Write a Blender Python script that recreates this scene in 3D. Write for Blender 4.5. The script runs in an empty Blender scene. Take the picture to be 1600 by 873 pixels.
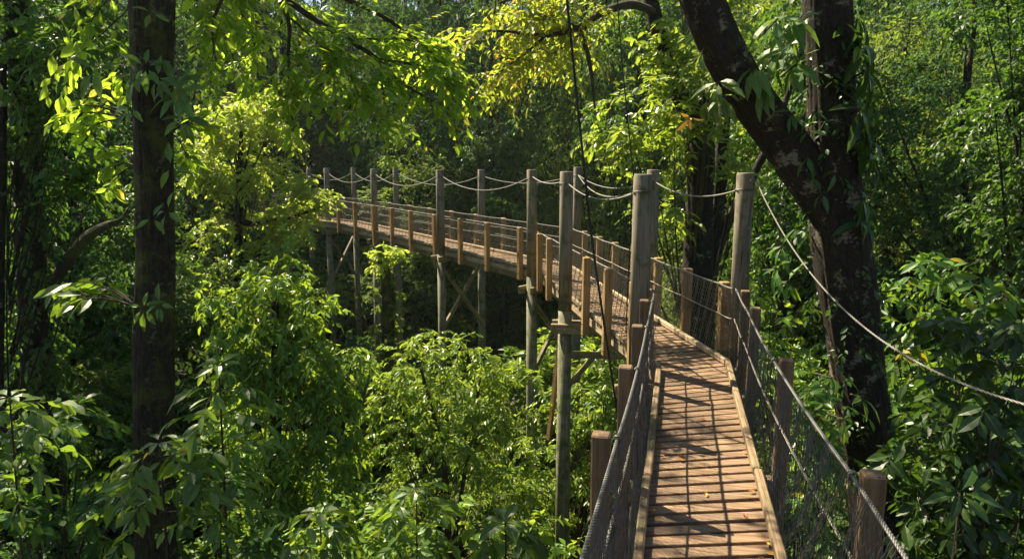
import bpy, math, random
import numpy as np
from mathutils import Vector

# ------------------------------------------------------------------ scene, camera, light
scene = bpy.context.scene
COL = scene.collection
F = 1100.0                       # focal length in photo pixels (1600 wide)
PITCH = math.atan(174.5 / F)     # the camera looks a little down; eye at the world origin
CP, SP = math.cos(PITCH), math.sin(PITCH)
cam = bpy.data.cameras.new("camera"); camo = bpy.data.objects.new("camera", cam); COL.objects.link(camo)
camo.location = (0, 0, 0); camo.rotation_euler = (math.pi / 2 - PITCH, 0, 0)
cam.sensor_width = 36; cam.lens = F / 1600 * 36; cam.clip_start = 0.05; cam.clip_end = 2000
scene.camera = camo
SUN_AZ, SUN_EL = math.radians(-44), math.radians(51)      # ahead and to the left
world = bpy.data.worlds.new("World"); scene.world = world; world.use_nodes = True
wn = world.node_tree.nodes; wn.clear()
sky = wn.new("ShaderNodeTexSky"); sky.sky_type = 'NISHITA'; sky.sun_disc = False
sky.sun_elevation = SUN_EL; sky.sun_rotation = SUN_AZ % (2 * math.pi)
bg = wn.new("ShaderNodeBackground"); bg.inputs[1].default_value = 0.05
wo = wn.new("ShaderNodeOutputWorld")
world.node_tree.links.new(sky.outputs[0], bg.inputs[0]); world.node_tree.links.new(bg.outputs[0], wo.inputs[0])
sl = bpy.data.lights.new("sun", 'SUN'); sl.energy = 5.0; sl.angle = math.radians(0.55); sl.color = (1, .88, .64)
so = bpy.data.objects.new("sun", sl); COL.objects.link(so)
SDIR = Vector((math.sin(SUN_AZ) * math.cos(SUN_EL), math.cos(SUN_AZ) * math.cos(SUN_EL), math.sin(SUN_EL)))
so.rotation_euler = (-SDIR).to_track_quat('-Z', 'Y').to_euler()
vs = scene.view_settings; vs.view_transform = 'Standard'; vs.look = 'None'; vs.gamma = 1; vs.use_curve_mapping = False
vs.exposure = 1.68
cy = scene.cycles
cy.max_bounces = 4; cy.diffuse_bounces = 2; cy.glossy_bounces = 2; cy.transmission_bounces = 4; cy.transparent_max_bounces = 4
cy.use_denoising = True; cy.use_adaptive_sampling = True; cy.adaptive_threshold = 0.02
cy.caustics_reflective = False; cy.caustics_refractive = False
cy.sample_clamp_indirect = 4
try: cy.denoiser = 'OPENIMAGEDENOISE'
except Exception: pass

# ------------------------------------------------------------------ helpers
def A3(*v): return np.array(v, dtype=float)
def at_y(u, v, y):
    """point at forward distance y seen at photo pixel (u, v)"""
    rx = (u - 800) / F; k = -(v - 436.5) / F
    ry, rz = CP + k * SP, k * CP - SP
    t = y / ry
    return A3(rx * t, y, rz * t)
def norm(a): return a / np.maximum(np.linalg.norm(a, axis=-1, keepdims=True), 1e-9)
def smooth(a, b, x):
    t = np.clip((np.asarray(x, float) - a) / (b - a), 0, 1); return t * t * (3 - 2 * t)

class G:
    """collects geometry and links it as one mesh object"""
    def __init__(s): s.V = []; s.L = []; s.Q = []; s.T = []; s.n = 0
    def add(s, V, Q=None, T=None, L=None):
        V = np.asarray(V, float).reshape(-1, 3)
        s.V.append(V); s.L.append(V.copy() if L is None else np.asarray(L, float).reshape(-1, 3))
        if Q is not None and len(Q): s.Q.append(np.asarray(Q, np.int64).reshape(-1, 4) + s.n)
        if T is not None and len(T): s.T.append(np.asarray(T, np.int64).reshape(-1, 3) + s.n)
        s.n += len(V)
    def mesh(s, name, mat, smoothf=False):
        V = np.concatenate(s.V); L = np.concatenate(s.L)
        Q = np.concatenate(s.Q) if s.Q else np.zeros((0, 4), np.int64)
        T = np.concatenate(s.T) if s.T else np.zeros((0, 3), np.int64)
        me = bpy.data.meshes.new(name)
        me.vertices.add(len(V)); me.vertices.foreach_set("co", V.ravel())
        me.loops.add(Q.size + T.size); me.loops.foreach_set("vertex_index", np.concatenate([Q.ravel(), T.ravel()]))
        me.polygons.add(len(Q) + len(T))
        me.polygons.foreach_set("loop_start", np.concatenate([np.arange(len(Q)) * 4, Q.size + np.arange(len(T)) * 3]))
        at = me.attributes.new("lc", 'FLOAT_VECTOR', 'POINT'); at.data.foreach_set("vector", L.ravel())
        me.update(calc_edges=True)
        me.polygons.foreach_set("use_smooth", np.full(len(me.polygons), smoothf))
        me.materials.append(mat); me.validate()
        return me
    def obj(s, name, mat, parent=None, smoothf=False, origin=None, bevel=0):
        if origin is not None: s.V = [v - np.asarray(origin, float) for v in s.V]
        o = bpy.data.objects.new(name, s.mesh(name, mat, smoothf)); COL.objects.link(o)
        if origin is not None: o.location = origin
        if parent is not None: o.parent = parent
        if bevel:
            m = o.modifiers.new("b", 'BEVEL'); m.width = bevel; m.segments = 1; m.limit_method = 'ANGLE'
        return o
    # oriented box: centre c, axes (rows), half sizes; local x is along the grain
    def box(s, c, ax, h, off=None):
        c = np.asarray(c, float); ax = np.asarray(ax, float); h = np.asarray(h, float)
        sg = np.array([[x, y, z] for x in (-1, 1) for y in (-1, 1) for z in (-1, 1)], float)
        V = c + (sg * h) @ ax
        if off is None: off = R.random(3) * 40
        Q = [[0, 1, 3, 2], [4, 6, 7, 5], [0, 4, 5, 1], [2, 3, 7, 6], [0, 2, 6, 4], [1, 5, 7, 3]]
        s.add(V, Q, L=sg * h + off)
    def beam(s, p, q, w, h, up=(0, 0, 1)):
        p = np.asarray(p, float); q = np.asarray(q, float); d = q - p; ln = np.linalg.norm(d); d /= ln
        u = np.asarray(up, float); sd = norm(np.cross(u, d)); u2 = np.cross(d, sd)
        s.box((p + q) / 2, [d, sd, u2], (ln / 2, w / 2, h / 2))
    def tube(s, P, r, n=8, cap=True, wob=0.0, seed=0, ridge=0.0):
        P = np.asarray(P, float); m = len(P); r = np.broadcast_to(np.asarray(r, float), (m,))
        d = np.gradient(P, axis=0); d = norm(d)
        ref = A3(0, 0, 1) if abs(d[:, 2]).mean() < .75 else A3(0, 1, 0)
        u = norm(np.cross(d, ref)); v = np.cross(d, u)
        a = np.arange(n) / n * 2 * math.pi
        rr = r[:, None] * np.ones((1, n))
        if wob:
            g = np.random.default_rng(seed)
            ph = g.random(6) * 6.28; sarr = np.concatenate([[0], np.cumsum(np.linalg.norm(np.diff(P, axis=0), axis=1))])
            for k in range(5):
                fr = 1 + k; rr = rr * (1 + wob / (1 + .5 * k) * np.sin(fr * a[None] + ph[k] + sarr[:, None] * (0.7 + .9 * k)))
        if ridge:
            g = np.random.default_rng(seed + 1); sarr = np.concatenate([[0], np.cumsum(np.linalg.norm(np.diff(P, axis=0), axis=1))])[:, None]
            for fr in (9, 14, 21, 27): rr = rr * (1 + ridge * np.sin(fr * a[None] + g.random() * 6 + 1.6 * np.sin(sarr * (.6 + g.random()) + fr) + .8 * np.sin(sarr * 3.1 + fr * 2)))
        V = P[:, None] + rr[..., None] * (np.cos(a)[None, :, None] * u[:, None] + np.sin(a)[None, :, None] * v[:, None])
        sl_ = np.concatenate([[0], np.cumsum(np.linalg.norm(np.diff(P, axis=0), axis=1))]) + R.random() * 30
        L = np.stack([np.broadcast_to(sl_[:, None], (m, n)), rr * np.cos(a), rr * np.sin(a)], -1)
        i = np.arange(m - 1)[:, None] * n; j = np.arange(n)[None]; j2 = (j + 1) % n
        Q = np.stack([i + j, i + j2, i + n + j2, i + n + j], -1).reshape(-1, 4)
        V = V.reshape(-1, 3); L = L.reshape(-1, 3); T = []
        if cap:
            V = np.concatenate([V, P[:1], P[-1:]]); L = np.concatenate([L, [[sl_[0], 0, 0]], [[sl_[-1], 0, 0]]])
            b, t = m * n, m * n + 1
            T = [[b, (k + 1) % n, k] for k in range(n)] + [[t, (m - 1) * n + k, (m - 1) * n + (k + 1) % n] for k in range(n)]
        s.add(V, Q, T, L)
    def segs(s, A, B, r, n=3):
        """many thin prisms at once"""
        A = np.asarray(A, float); B = np.asarray(B, float); d = norm(B - A)
        ref = np.where(np.abs(d[:, 2:3]) < .8, A3(0, 0, 1), A3(1, 0, 0))
        u = norm(np.cross(d, ref)); v = np.cross(d, u); r = np.broadcast_to(np.asarray(r, float), (2,)) if np.ndim(r) < 2 else r
        a = np.arange(n) / n * 2 * math.pi
        ring = np.cos(a)[None, :, None] * u[:, None] + np.sin(a)[None, :, None] * v[:, None]
        V = np.concatenate([A[:, None] + ring * r[0], B[:, None] + ring * r[1]], 1)
        k = len(A); j = np.arange(n); j2 = (j + 1) % n
        Q = (np.stack([j, j2, n + j2, n + j], -1)[None] + (np.arange(k) * 2 * n)[:, None, None]).reshape(-1, 4)
        s.add(V, Q)
    def leaves(s, P, D, N, Ln, W, fold=.25, curl=.12, hi=False):
        """P base, D direction, N rough normal, Ln length, W half width"""
        D = norm(D); S = norm(np.cross(D, N)); U = np.cross(S, D); k = len(P)
        curl = np.asarray(curl); Ln = np.broadcast_to(Ln, (k,))[:, None]; W = np.broadcast_to(W, (k,))[:, None]
        def pt(t, w): return P + D * Ln * t + S * W * w + U * (abs(w) * W * fold - Ln * curl * t * t)
        if hi:
            V = np.stack([pt(0, 0), pt(.1, .12), pt(.1, -.12), pt(.12, 0), pt(.35, .85), pt(.35, -.85), pt(.35, 0), pt(.62, .9), pt(.62, -.9), pt(.62, 0),
                          pt(.86, .42), pt(.86, -.42), pt(.86, 0), pt(1, 0)], 1)
            q = [[3, 1, 4, 6], [2, 3, 6, 5], [6, 4, 7, 9], [5, 6, 9, 8], [9, 7, 10, 12], [8, 9, 12, 11]]
            t = [[0, 1, 3], [0, 3, 2], [12, 10, 13], [11, 12, 13]]
            L = np.tile(np.array([[0, 0, 0], [.1, .12, 0], [.1, -.12, 0], [.12, 0, 0], [.35, .85, 0], [.35, -.85, 0], [.35, 0, 0], [.62, .9, 0], [.62, -.9, 0],
                         [.62, 0, 0], [.86, .42, 0], [.86, -.42, 0], [.86, 0, 0], [1, 0, 0]], float), (k, 1))
            o = (np.arange(k) * 14)[:, None, None]
            s.add(V, (np.array(q)[None] + o).reshape(-1, 4), (np.array(t)[None] + o).reshape(-1, 3), L)
        else:
            V = np.stack([pt(0, 0), pt(.33, 1), pt(.72, .72), pt(1, 0), pt(.72, -.72), pt(.33, -1)], 1)
            q = np.array([[0, 1, 2, 3], [3, 4, 5, 0]])[None] + (np.arange(k) * 6)[:, None, None]
            L = np.tile(np.array([[0, 0, 0], [.33, 1, 0], [.72, .72, 0], [1, 0, 0], [.72, -.72, 0], [.33, -1, 0]], float), (k, 1))
            s.add(V, q.reshape(-1, 4), L=L)

R = np.random.default_rng(7)
random.seed(7)

def tag(o, label=None, cat=None, group=None, kind=None):
    if label: o['label'] = label
    if cat: o['category'] = cat
    if group: o['group'] = group
    if kind: o['kind'] = kind
    return o
def empty(name, loc=(0, 0, 0), **k):
    o = bpy.data.objects.new(name, None); COL.objects.link(o); o.location = loc; o.empty_display_size = .2
    return tag(o, **k)

# ------------------------------------------------------------------ materials
def newmat(name):
    m = bpy.data.materials.new(name); m.use_nodes = True; nt = m.node_tree; nt.nodes.clear()
    out = nt.nodes.new("ShaderNodeOutputMaterial"); return m, nt, out
def nd(nt, t, **k):
    n = nt.nodes.new(t)
    for a, b in k.items():
        if a.startswith('i_'): n.inputs[a[2:].replace('_', ' ')].default_value = b
        else: setattr(n, a, b)
    return n
def ramp(nt, fac, stops):
    n = nt.nodes.new("ShaderNodeValToRGB"); nt.links.new(fac, n.inputs[0]); e = n.color_ramp.elements
    while len(e) < len(stops): e.new(.5)
    for k, (p, c) in enumerate(stops): e[k].position = p; e[k].color = (*c, 1) if len(c) == 3 else c
    return n.outputs[0]
def mixc(nt, fac, a, b, mode='MIX'):
    n = nt.nodes.new("ShaderNodeMix"); n.data_type = 'RGBA'; n.blend_type = mode
    for i, x in ((0, fac), (6, a), (7, b)):
        if isinstance(x, (int, float)): n.inputs[i].default_value = x
        elif isinstance(x, tuple): n.inputs[i].default_value = (*x, 1)
        else: nt.links.new(x, n.inputs[i])
    return n.outputs[2]
def noise(nt, vec, scale, detail=4, rough=.55, mapscale=None):
    if mapscale is not None:
        mp = nt.nodes.new("ShaderNodeMapping"); mp.inputs['Scale'].default_value = mapscale; nt.links.new(vec, mp.inputs[0]); vec = mp.outputs[0]
    n = nd(nt, "ShaderNodeTexNoise"); n.inputs['Scale'].default_value = scale; n.inputs['Detail'].default_value = detail
    n.inputs['Roughness'].default_value = rough; nt.links.new(vec, n.inputs['Vector']); return n.outputs[0]

def leaf_mat(name, dark, light, trans, tf=.4, rough=.42, yellow=None, spec=.45):
    m, nt, out = newmat(name)
    geo = nd(nt, "ShaderNodeNewGeometry"); oi = nd(nt, "ShaderNodeObjectInfo")
    base = ramp(nt, geo.outputs['Random Per Island'], [(0, dark), (.6, tuple((a + b) / 2 for a, b in zip(dark, light))), (1, light)])
    hue = nd(nt, "ShaderNodeHueSaturation"); nt.links.new(base, hue.inputs['Color'])
    mr = nd(nt, "ShaderNodeMapRange"); nt.links.new(oi.outputs['Random'], mr.inputs[0]); mr.inputs[3].default_value = .475; mr.inputs[4].default_value = .52
    nt.links.new(mr.outputs[0], hue.inputs['Hue'])
    mv = nd(nt, "ShaderNodeMapRange"); nt.links.new(oi.outputs['Random'], mv.inputs[0]); mv.inputs[3].default_value = .75; mv.inputs[4].default_value = 1.25
    nt.links.new(mv.outputs[0], hue.inputs['Value'])
    col = hue.outputs[0]
    # midrib a touch paler: lc.y is 0 on the rib
    at = nd(nt, "ShaderNodeAttribute", attribute_name="lc"); sx = nd(nt, "ShaderNodeSeparateXYZ"); nt.links.new(at.outputs['Vector'], sx.inputs[0])
    ab = nd(nt, "ShaderNodeMath", operation='ABSOLUTE'); nt.links.new(sx.outputs[1], ab.inputs[0])
    rib = ramp(nt, ab.outputs[0], [(0, (1, 1, 1)), (.1, (0, 0, 0))])
    col = mixc(nt, rib, col, tuple(min(1, 1.5 * c + .01) for c in light))
    tcol = mixc(nt, geo.outputs['Random Per Island'], tuple(t * .7 for t in trans), trans)
    if yellow:
        wh = nd(nt, "ShaderNodeMath", operation='MULTIPLY'); nt.links.new(geo.outputs['Random Per Island'], wh.inputs[0]); wh.inputs[1].default_value = 37.7
        fr = nd(nt, "ShaderNodeMath", operation='FRACT'); nt.links.new(wh.outputs[0], fr.inputs[0])
        ym = nd(nt, "ShaderNodeMath", operation='LESS_THAN'); nt.links.new(fr.outputs[0], ym.inputs[0]); ym.inputs[1].default_value = yellow[0]
        col = mixc(nt, ym.outputs[0], col, yellow[1]); tcol = mixc(nt, ym.outputs[0], tcol, tuple(min(1, c * 1.8) for c in yellow[1]))
    p = nd(nt, "ShaderNodeBsdfPrincipled"); nt.links.new(col, p.inputs['Base Color']); p.inputs['Roughness'].default_value = rough
    p.inputs['Specular IOR Level'].default_value = spec
    t = nd(nt, "ShaderNodeBsdfTranslucent"); nt.links.new(tcol, t.inputs[0])
    mx = nd(nt, "ShaderNodeMixShader"); mx.inputs[0].default_value = tf
    nt.links.new(p.outputs[0], mx.inputs[1]); nt.links.new(t.outputs[0], mx.inputs[2]); nt.links.new(mx.outputs[0], out.inputs[0])
    return m

def wood_mat(name, c0, c1, c2, rough=.75, stain=(.06, .045, .03), stain_amt=.5, moss=0, bump=.25, ends=None, fine=40):
    m, nt, out = newmat(name)
    at = nd(nt, "ShaderNodeAttribute", attribute_name="lc"); v = at.outputs['Vector']; geo = nd(nt, "ShaderNodeNewGeometry")
    n1 = noise(nt, v, 1, 6, .6, (1.6, fine, fine)); n2 = noise(nt, v, 1, 3, .5, (.9, 6, 6)); n3 = noise(nt, v, 3.2, 5, .6)
    col = ramp(nt, n1, [(.3, c0), (.52, c1), (.75, c2)])
    tone = ramp(nt, geo.outputs['Random Per Island'], [(0, (.72, .70, .68)), (.5, (1, 1, 1)), (1, (1.18, 1.12, 1.05))])
    col = mixc(nt, 1.0, col, tone, 'MULTIPLY')
    sm = ramp(nt, n2, [(.45, (0, 0, 0)), (.75, (1, 1, 1))]); sa = nd(nt, "ShaderNodeMath", operation='MULTIPLY'); nt.links.new(sm, sa.inputs[0]); sa.inputs[1].default_value = stain_amt
    col = mixc(nt, sa.outputs[0], col, stain)
    s3 = ramp(nt, n3, [(.56, (0, 0, 0)), (.72, (.7, .7, .7))]); col = mixc(nt, s3, col, tuple(c * .45 for c in c0))
    ck = ramp(nt, noise(nt, v, 1, 3, .5, (1.1, fine * 1.6, fine * 1.6)), [(.30, (1, 1, 1)), (.36, (0, 0, 0))]); col = mixc(nt, ck, col, tuple(c * .3 for c in c0))
    if moss:
        mm = ramp(nt, noise(nt, v, 5, 6, .65), [(.62 - moss * .2, (0, 0, 0)), (.72 - moss * .1, (1, 1, 1))]); col = mixc(nt, mm, col, (.07, .09, .02))
    p = nd(nt, "ShaderNodeBsdfPrincipled"); nt.links.new(col, p.inputs['Base Color']); p.inputs['Roughness'].default_value = rough; p.inputs['Specular IOR Level'].default_value = .3
    b = nd(nt, "ShaderNodeBump"); b.inputs['Strength'].default_value = bump; b.inputs['Distance'].default_value = .01; nt.links.new(n1, b.inputs['Height']); nt.links.new(b.outputs[0], p.inputs['Normal'])
    nt.links.new(p.outputs[0], out.inputs[0]); return m

def bark_mat(name, c0, c1, lichen=.4, moss=.3, scale=1.0, lc=(.42, .42, .34)):
    m, nt, out = newmat(name)
    at = nd(nt, "ShaderNodeAttribute", attribute_name="lc"); v = at.outputs['Vector']
    n1 = noise(nt, v, 1, 9, .7, (9 * scale, 30 * scale, 30 * scale)); col = ramp(nt, n1, [(.35, c0), (.65, c1)])
    if lichen:
        l1 = noise(nt, v, 1, 5, .6, (4.6 * scale, 4.6 * scale, 4.6 * scale)); l2 = noise(nt, v, 1, 3, .5, (34, 30, 30))
        ad = nd(nt, "ShaderNodeMath", operation='MULTIPLY_ADD'); nt.links.new(l2, ad.inputs[0]); ad.inputs[1].default_value = .35; nt.links.new(l1, ad.inputs[2])
        lm = ramp(nt, ad.outputs[0], [(.83 - .25 * lichen, (0, 0, 0)), (.93 - .25 * lichen, (.9, .9, .9))]); col = mixc(nt, lm, col, lc)
    if moss:
        mm = ramp(nt, noise(nt, v, 2.3, 7, .7), [(.66 - .25 * moss, (0, 0, 0)), (.76 - .2 * moss, (1, 1, 1))]); col = mixc(nt, mm, col, (.075, .085, .015))
    p = nd(nt, "ShaderNodeBsdfPrincipled"); nt.links.new(col, p.inputs['Base Color']); p.inputs['Roughness'].default_value = .85; p.inputs['Specular IOR Level'].default_value = .25
    b = nd(nt, "ShaderNodeBump"); b.inputs['Strength'].default_value = 1; b.inputs['Distance'].default_value = .05; nt.links.new(n1, b.inputs['Height']); nt.links.new(b.outputs[0], p.inputs['Normal'])
    nt.links.new(p.outputs[0], out.inputs[0]); return m

def rope_mat(name, c, rough=.5, metal=0., twist=60, strength=.8):
    m, nt, out = newmat(name)
    at = nd(nt, "ShaderNodeAttribute", attribute_name="lc"); sx = nd(nt, "ShaderNodeSeparateXYZ"); nt.links.new(at.outputs['Vector'], sx.inputs[0])
    an = nd(nt, "ShaderNodeMath", operation='ARCTAN2'); nt.links.new(sx.outputs[1], an.inputs[0]); nt.links.new(sx.outputs[2], an.inputs[1])
    m3 = nd(nt, "ShaderNodeMath", operation='MULTIPLY'); nt.links.new(an.outputs[0], m3.inputs[0]); m3.inputs[1].default_value = 3
    ma = nd(nt, "ShaderNodeMath", operation='MULTIPLY_ADD'); nt.links.new(sx.outputs[0], ma.inputs[0]); ma.inputs[1].default_value = twist * 6.28 / 2; nt.links.new(m3.outputs[0], ma.inputs[2])
    si = nd(nt, "ShaderNodeMath", operation='SINE'); nt.links.new(ma.outputs[0], si.inputs[0])
    cr = ramp(nt, si.outputs[0], [(0, tuple(x * .45 for x in c)), (.6, c)])
    p = nd(nt, "ShaderNodeBsdfPrincipled"); nt.links.new(cr, p.inputs['Base Color']); p.inputs['Roughness'].default_value = rough; p.inputs['Metallic'].default_value = metal
    b = nd(nt, "ShaderNodeBump"); b.inputs['Strength'].default_value = strength; b.inputs['Distance'].default_value = .01; nt.links.new(si.outputs[0], b.inputs['Height']); nt.links.new(b.outputs[0], p.inputs['Normal'])
    nt.links.new(p.outputs[0], out.inputs[0]); return m
def plain_mat(name, c, rough=.6, metal=0.):
    m, nt, out = newmat(name); p = nd(nt, "ShaderNodeBsdfPrincipled")
    at = nd(nt, "ShaderNodeNewGeometry"); n = noise(nt, at.outputs['Position'], 14, 4)
    col = ramp(nt, n, [(.3, tuple(x * .6 for x in c)), (.7, tuple(min(1, x * 1.25) for x in c))]); nt.links.new(col, p.inputs['Base Color'])
    p.inputs['Roughness'].default_value = rough; p.inputs['Metallic'].default_value = metal; nt.links.new(p.outputs[0], out.inputs[0]); return m

M = dict(
    far=leaf_mat("far leaves", (.022, .062, .014), (.072, .15, .026), (.24, .42, .045), .36, .6, spec=.2),
    far_dark=leaf_mat("dark far leaves", (.012, .038, .011), (.038, .088, .020), (.12, .25, .035), .3, .6, spec=.18),
    far_pale=leaf_mat("pale far leaves", (.05, .095, .022), (.12, .18, .035), (.36, .50, .06), .38, .6, spec=.2),
    mid=leaf_mat("mid leaves", (.017, .050, .010), (.060, .125, .020), (.20, .38, .03), .34, .45, spec=.3),
    bright=leaf_mat("bright leaves", (.058, .135, .018), (.155, .255, .027), (.54, .70, .06), .37, .38, spec=.5),
    canopy=leaf_mat("backlit canopy leaves", (.05, .12, .012), (.10, .20, .018), (.52, .72, .05), .60, .42, spec=.3, yellow=(.05, (.30, .27, .03))),
    yellow=leaf_mat("lime yellow leaves", (.16, .225, .035), (.29, .35, .06), (.66, .80, .10), .45, .45, spec=.35),
    column=leaf_mat("drooping bush leaves", (.030, .085, .014), (.14, .25, .025), (.46, .64, .045), .36, .36, spec=.5),
    gold=leaf_mat("golden green leaves", (.12, .165, .018), (.23, .27, .025), (.58, .68, .05), .5, .45, yellow=(.05, (.32, .18, .02))),
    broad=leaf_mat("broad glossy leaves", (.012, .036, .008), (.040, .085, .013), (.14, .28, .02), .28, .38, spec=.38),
    broad_lit=leaf_mat("broad sunlit leaves", (.030, .085, .013), (.085, .16, .02), (.32, .50, .035), .36, .38, spec=.45, yellow=(.03, (.3, .26, .02))),  # lit copy of broad: sunlight put into the leaf colour
    under=leaf_mat("undergrowth leaves", (.014, .040, .011), (.045, .09, .018), (.12, .24, .02), .3, .45),
    plank=wood_mat("deck planks", (.115, .070, .042), (.225, .148, .092), (.345, .24, .155), .6, stain_amt=.42, bump=.5, fine=34),
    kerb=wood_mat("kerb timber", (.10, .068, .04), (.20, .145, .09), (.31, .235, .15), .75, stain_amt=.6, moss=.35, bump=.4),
    kerb_sunlit=wood_mat("sunlit kerb timber", (.20, .145, .095), (.34, .265, .18), (.45, .36, .25), .75, stain_amt=.3, bump=.4),  # sunlight on the farther kerbs and stringers is put into this paler colour
    post_shaded=wood_mat("shaded rail post timber", (.075, .047, .027), (.14, .09, .05), (.21, .14, .082), .6, stain_amt=.35, bump=.25),  # near posts: shade on their camera-facing sides is put into the colour
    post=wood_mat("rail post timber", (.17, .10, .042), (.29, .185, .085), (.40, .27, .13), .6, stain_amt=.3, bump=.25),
    pole=wood_mat("tall pole timber", (.105, .088, .064), (.195, .165, .124), (.28, .24, .185), .8, stain_amt=.45, moss=.35, bump=.4, fine=26),
    pole_low=wood_mat("mossy support timber", (.10, .10, .065), (.20, .19, .13), (.29, .27, .19), .8, stain_amt=.45, moss=.7, bump=.4, fine=26),
    beam=wood_mat("beam timber", (.12, .095, .055), (.22, .175, .11), (.32, .26, .17), .75, stain_amt=.4, moss=.5, bump=.3),
    bark=bark_mat("dark bark", (.010, .008, .006), (.034, .026, .018), .1, .3),
    bark_big=bark_mat("patchy bark", (.010, .0075, .005), (.045, .031, .021), .30, .2, .9, (.24, .21, .15)),
    bark_left=bark_mat("lichen bark", (.011, .009, .006), (.055, .042, .024), .32, .6, .9, (.15, .155, .085)),
    bark_moss=bark_mat("mossy bark", (.018, .014, .008), (.05, .04, .022), .2, .9),
    twig=bark_mat("twig bark", (.03, .024, .015), (.09, .07, .045), 0, .2),
    rope=rope_mat("pale rope", (.27, .25, .21), .7, 0, 40, .5),
    steel=rope_mat("steel handrail rope", (.15, .145, .14), .5, .3, 75, .5),
    thin=rope_mat("thin steel rope", (.34, .32, .28), .4, .4, 60, .9),
    black=rope_mat("black cable", (.03, .03, .032), .5, .2, 30),
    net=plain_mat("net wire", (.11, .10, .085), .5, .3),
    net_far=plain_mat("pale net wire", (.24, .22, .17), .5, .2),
    bolt=plain_mat("bolt metal", (.38, .37, .35), .4, .8),
    dead=leaf_mat("fallen leaf", (.30, .13, .03), (.50, .24, .05), (.5, .3, .05), .15, .6),
)

# ------------------------------------------------------------------ ground
def ground(x, y):
    x = np.asarray(x, float); y = np.asarray(y, float)
    g = -10.2 + 5.4 * np.exp(-(np.maximum(y, -3) / 7.5) ** 2)
    g = g + 4.2 * smooth(3.2, 12, x - .05 * y) * (1 - .4 * smooth(12, 40, y)) + 3.0 * smooth(5, 16, -x) * (1 - smooth(25, 45, y) * .6)
    g = g + 9 * smooth(34, 80, y) + 30 * smooth(84, 150, y)
    g = g + .35 * np.sin(x * .6 + 1.3) * np.cos(y * .45) + .18 * np.sin(x * 1.7 + y * 1.1)
    return g
m, nt, out = newmat("forest floor"); geo = nd(nt, "ShaderNodeNewGeometry")
c_ = ramp(nt, noise(nt, geo.outputs['Position'], 1.6, 8, .7), [(.3, (.02, .02, .008)), (.5, (.045, .04, .018)), (.7, (.03, .055, .012))])
p_ = nd(nt, "ShaderNodeBsdfPrincipled"); nt.links.new(c_, p_.inputs['Base Color']); p_.inputs['Roughness'].default_value = .95
nt.links.new(p_.outputs[0], out.inputs[0]); M['ground'] = m
gx = np.concatenate([np.linspace(-210, -50, 18), np.linspace(-48, 48, 97), np.linspace(50, 210, 18)])
gy = np.concatenate([np.linspace(-55, -8, 12), np.linspace(-7, 90, 98), np.linspace(93, 295, 24)])
X, Y = np.meshgrid(gx, gy); Z = ground(X, Y); Z = np.minimum(Z, 29)
gg = G(); nx = len(gx); i = np.arange(len(gy) - 1)[:, None] * nx; j = np.arange(nx - 1)[None]
gg.add(np.stack([X, Y, Z], -1), np.stack([i + j, i + j + 1, i + nx + j + 1, i + nx + j], -1))
tag(gg.obj("ground", M['ground'], smoothf=True), kind='structure')

# ------------------------------------------------------------------ walkway
DZ = -2.7
def P3(x, y, z): return A3(x, y, z)
AL0, AR0 = P3(-.45, -1.0, DZ), P3(.56, -1.25, DZ)
K1L, K1R = P3(1.95, 9.1, DZ), P3(2.99, 9.42, DZ)
K2L, K2R = P3(.58, 18.7, DZ), P3(1.60, 19.05, DZ)
EL, ER = P3(-7.9, 31.3, -2.46), P3(-6.98, 31.95, -2.46)
FL, FR = P3(-13.5, 36.5, -2.4), P3(-12.7, 37.2, -2.4)
SEG = [(AL0, AR0, K1L, K1R), (K1L, K1R, K2L, K2R), (K2L, K2R, EL, ER), (EL, ER, FL, FR)]
walk = empty("elevated_walkway", (float(K1L[0]), float(K1L[1]), -9), label="narrow timber walkway on tall poles winding away through the forest", cat="walkway")
WO = np.array(walk.location)
def wpart(g, name, mat, bevel=0, parent=None, smoothf=False):
    o = g.obj(name, mat, None, smoothf, None, bevel)
    p = parent or walk; o.parent = p
    # geometry is in world coordinates: cancel the parents' offsets
    off = Vector((0, 0, 0)); q = p
    while q is not None: off += q.location; q = q.parent
    o.location = -off
    return o
up = A3(0, 0, 1)
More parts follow.
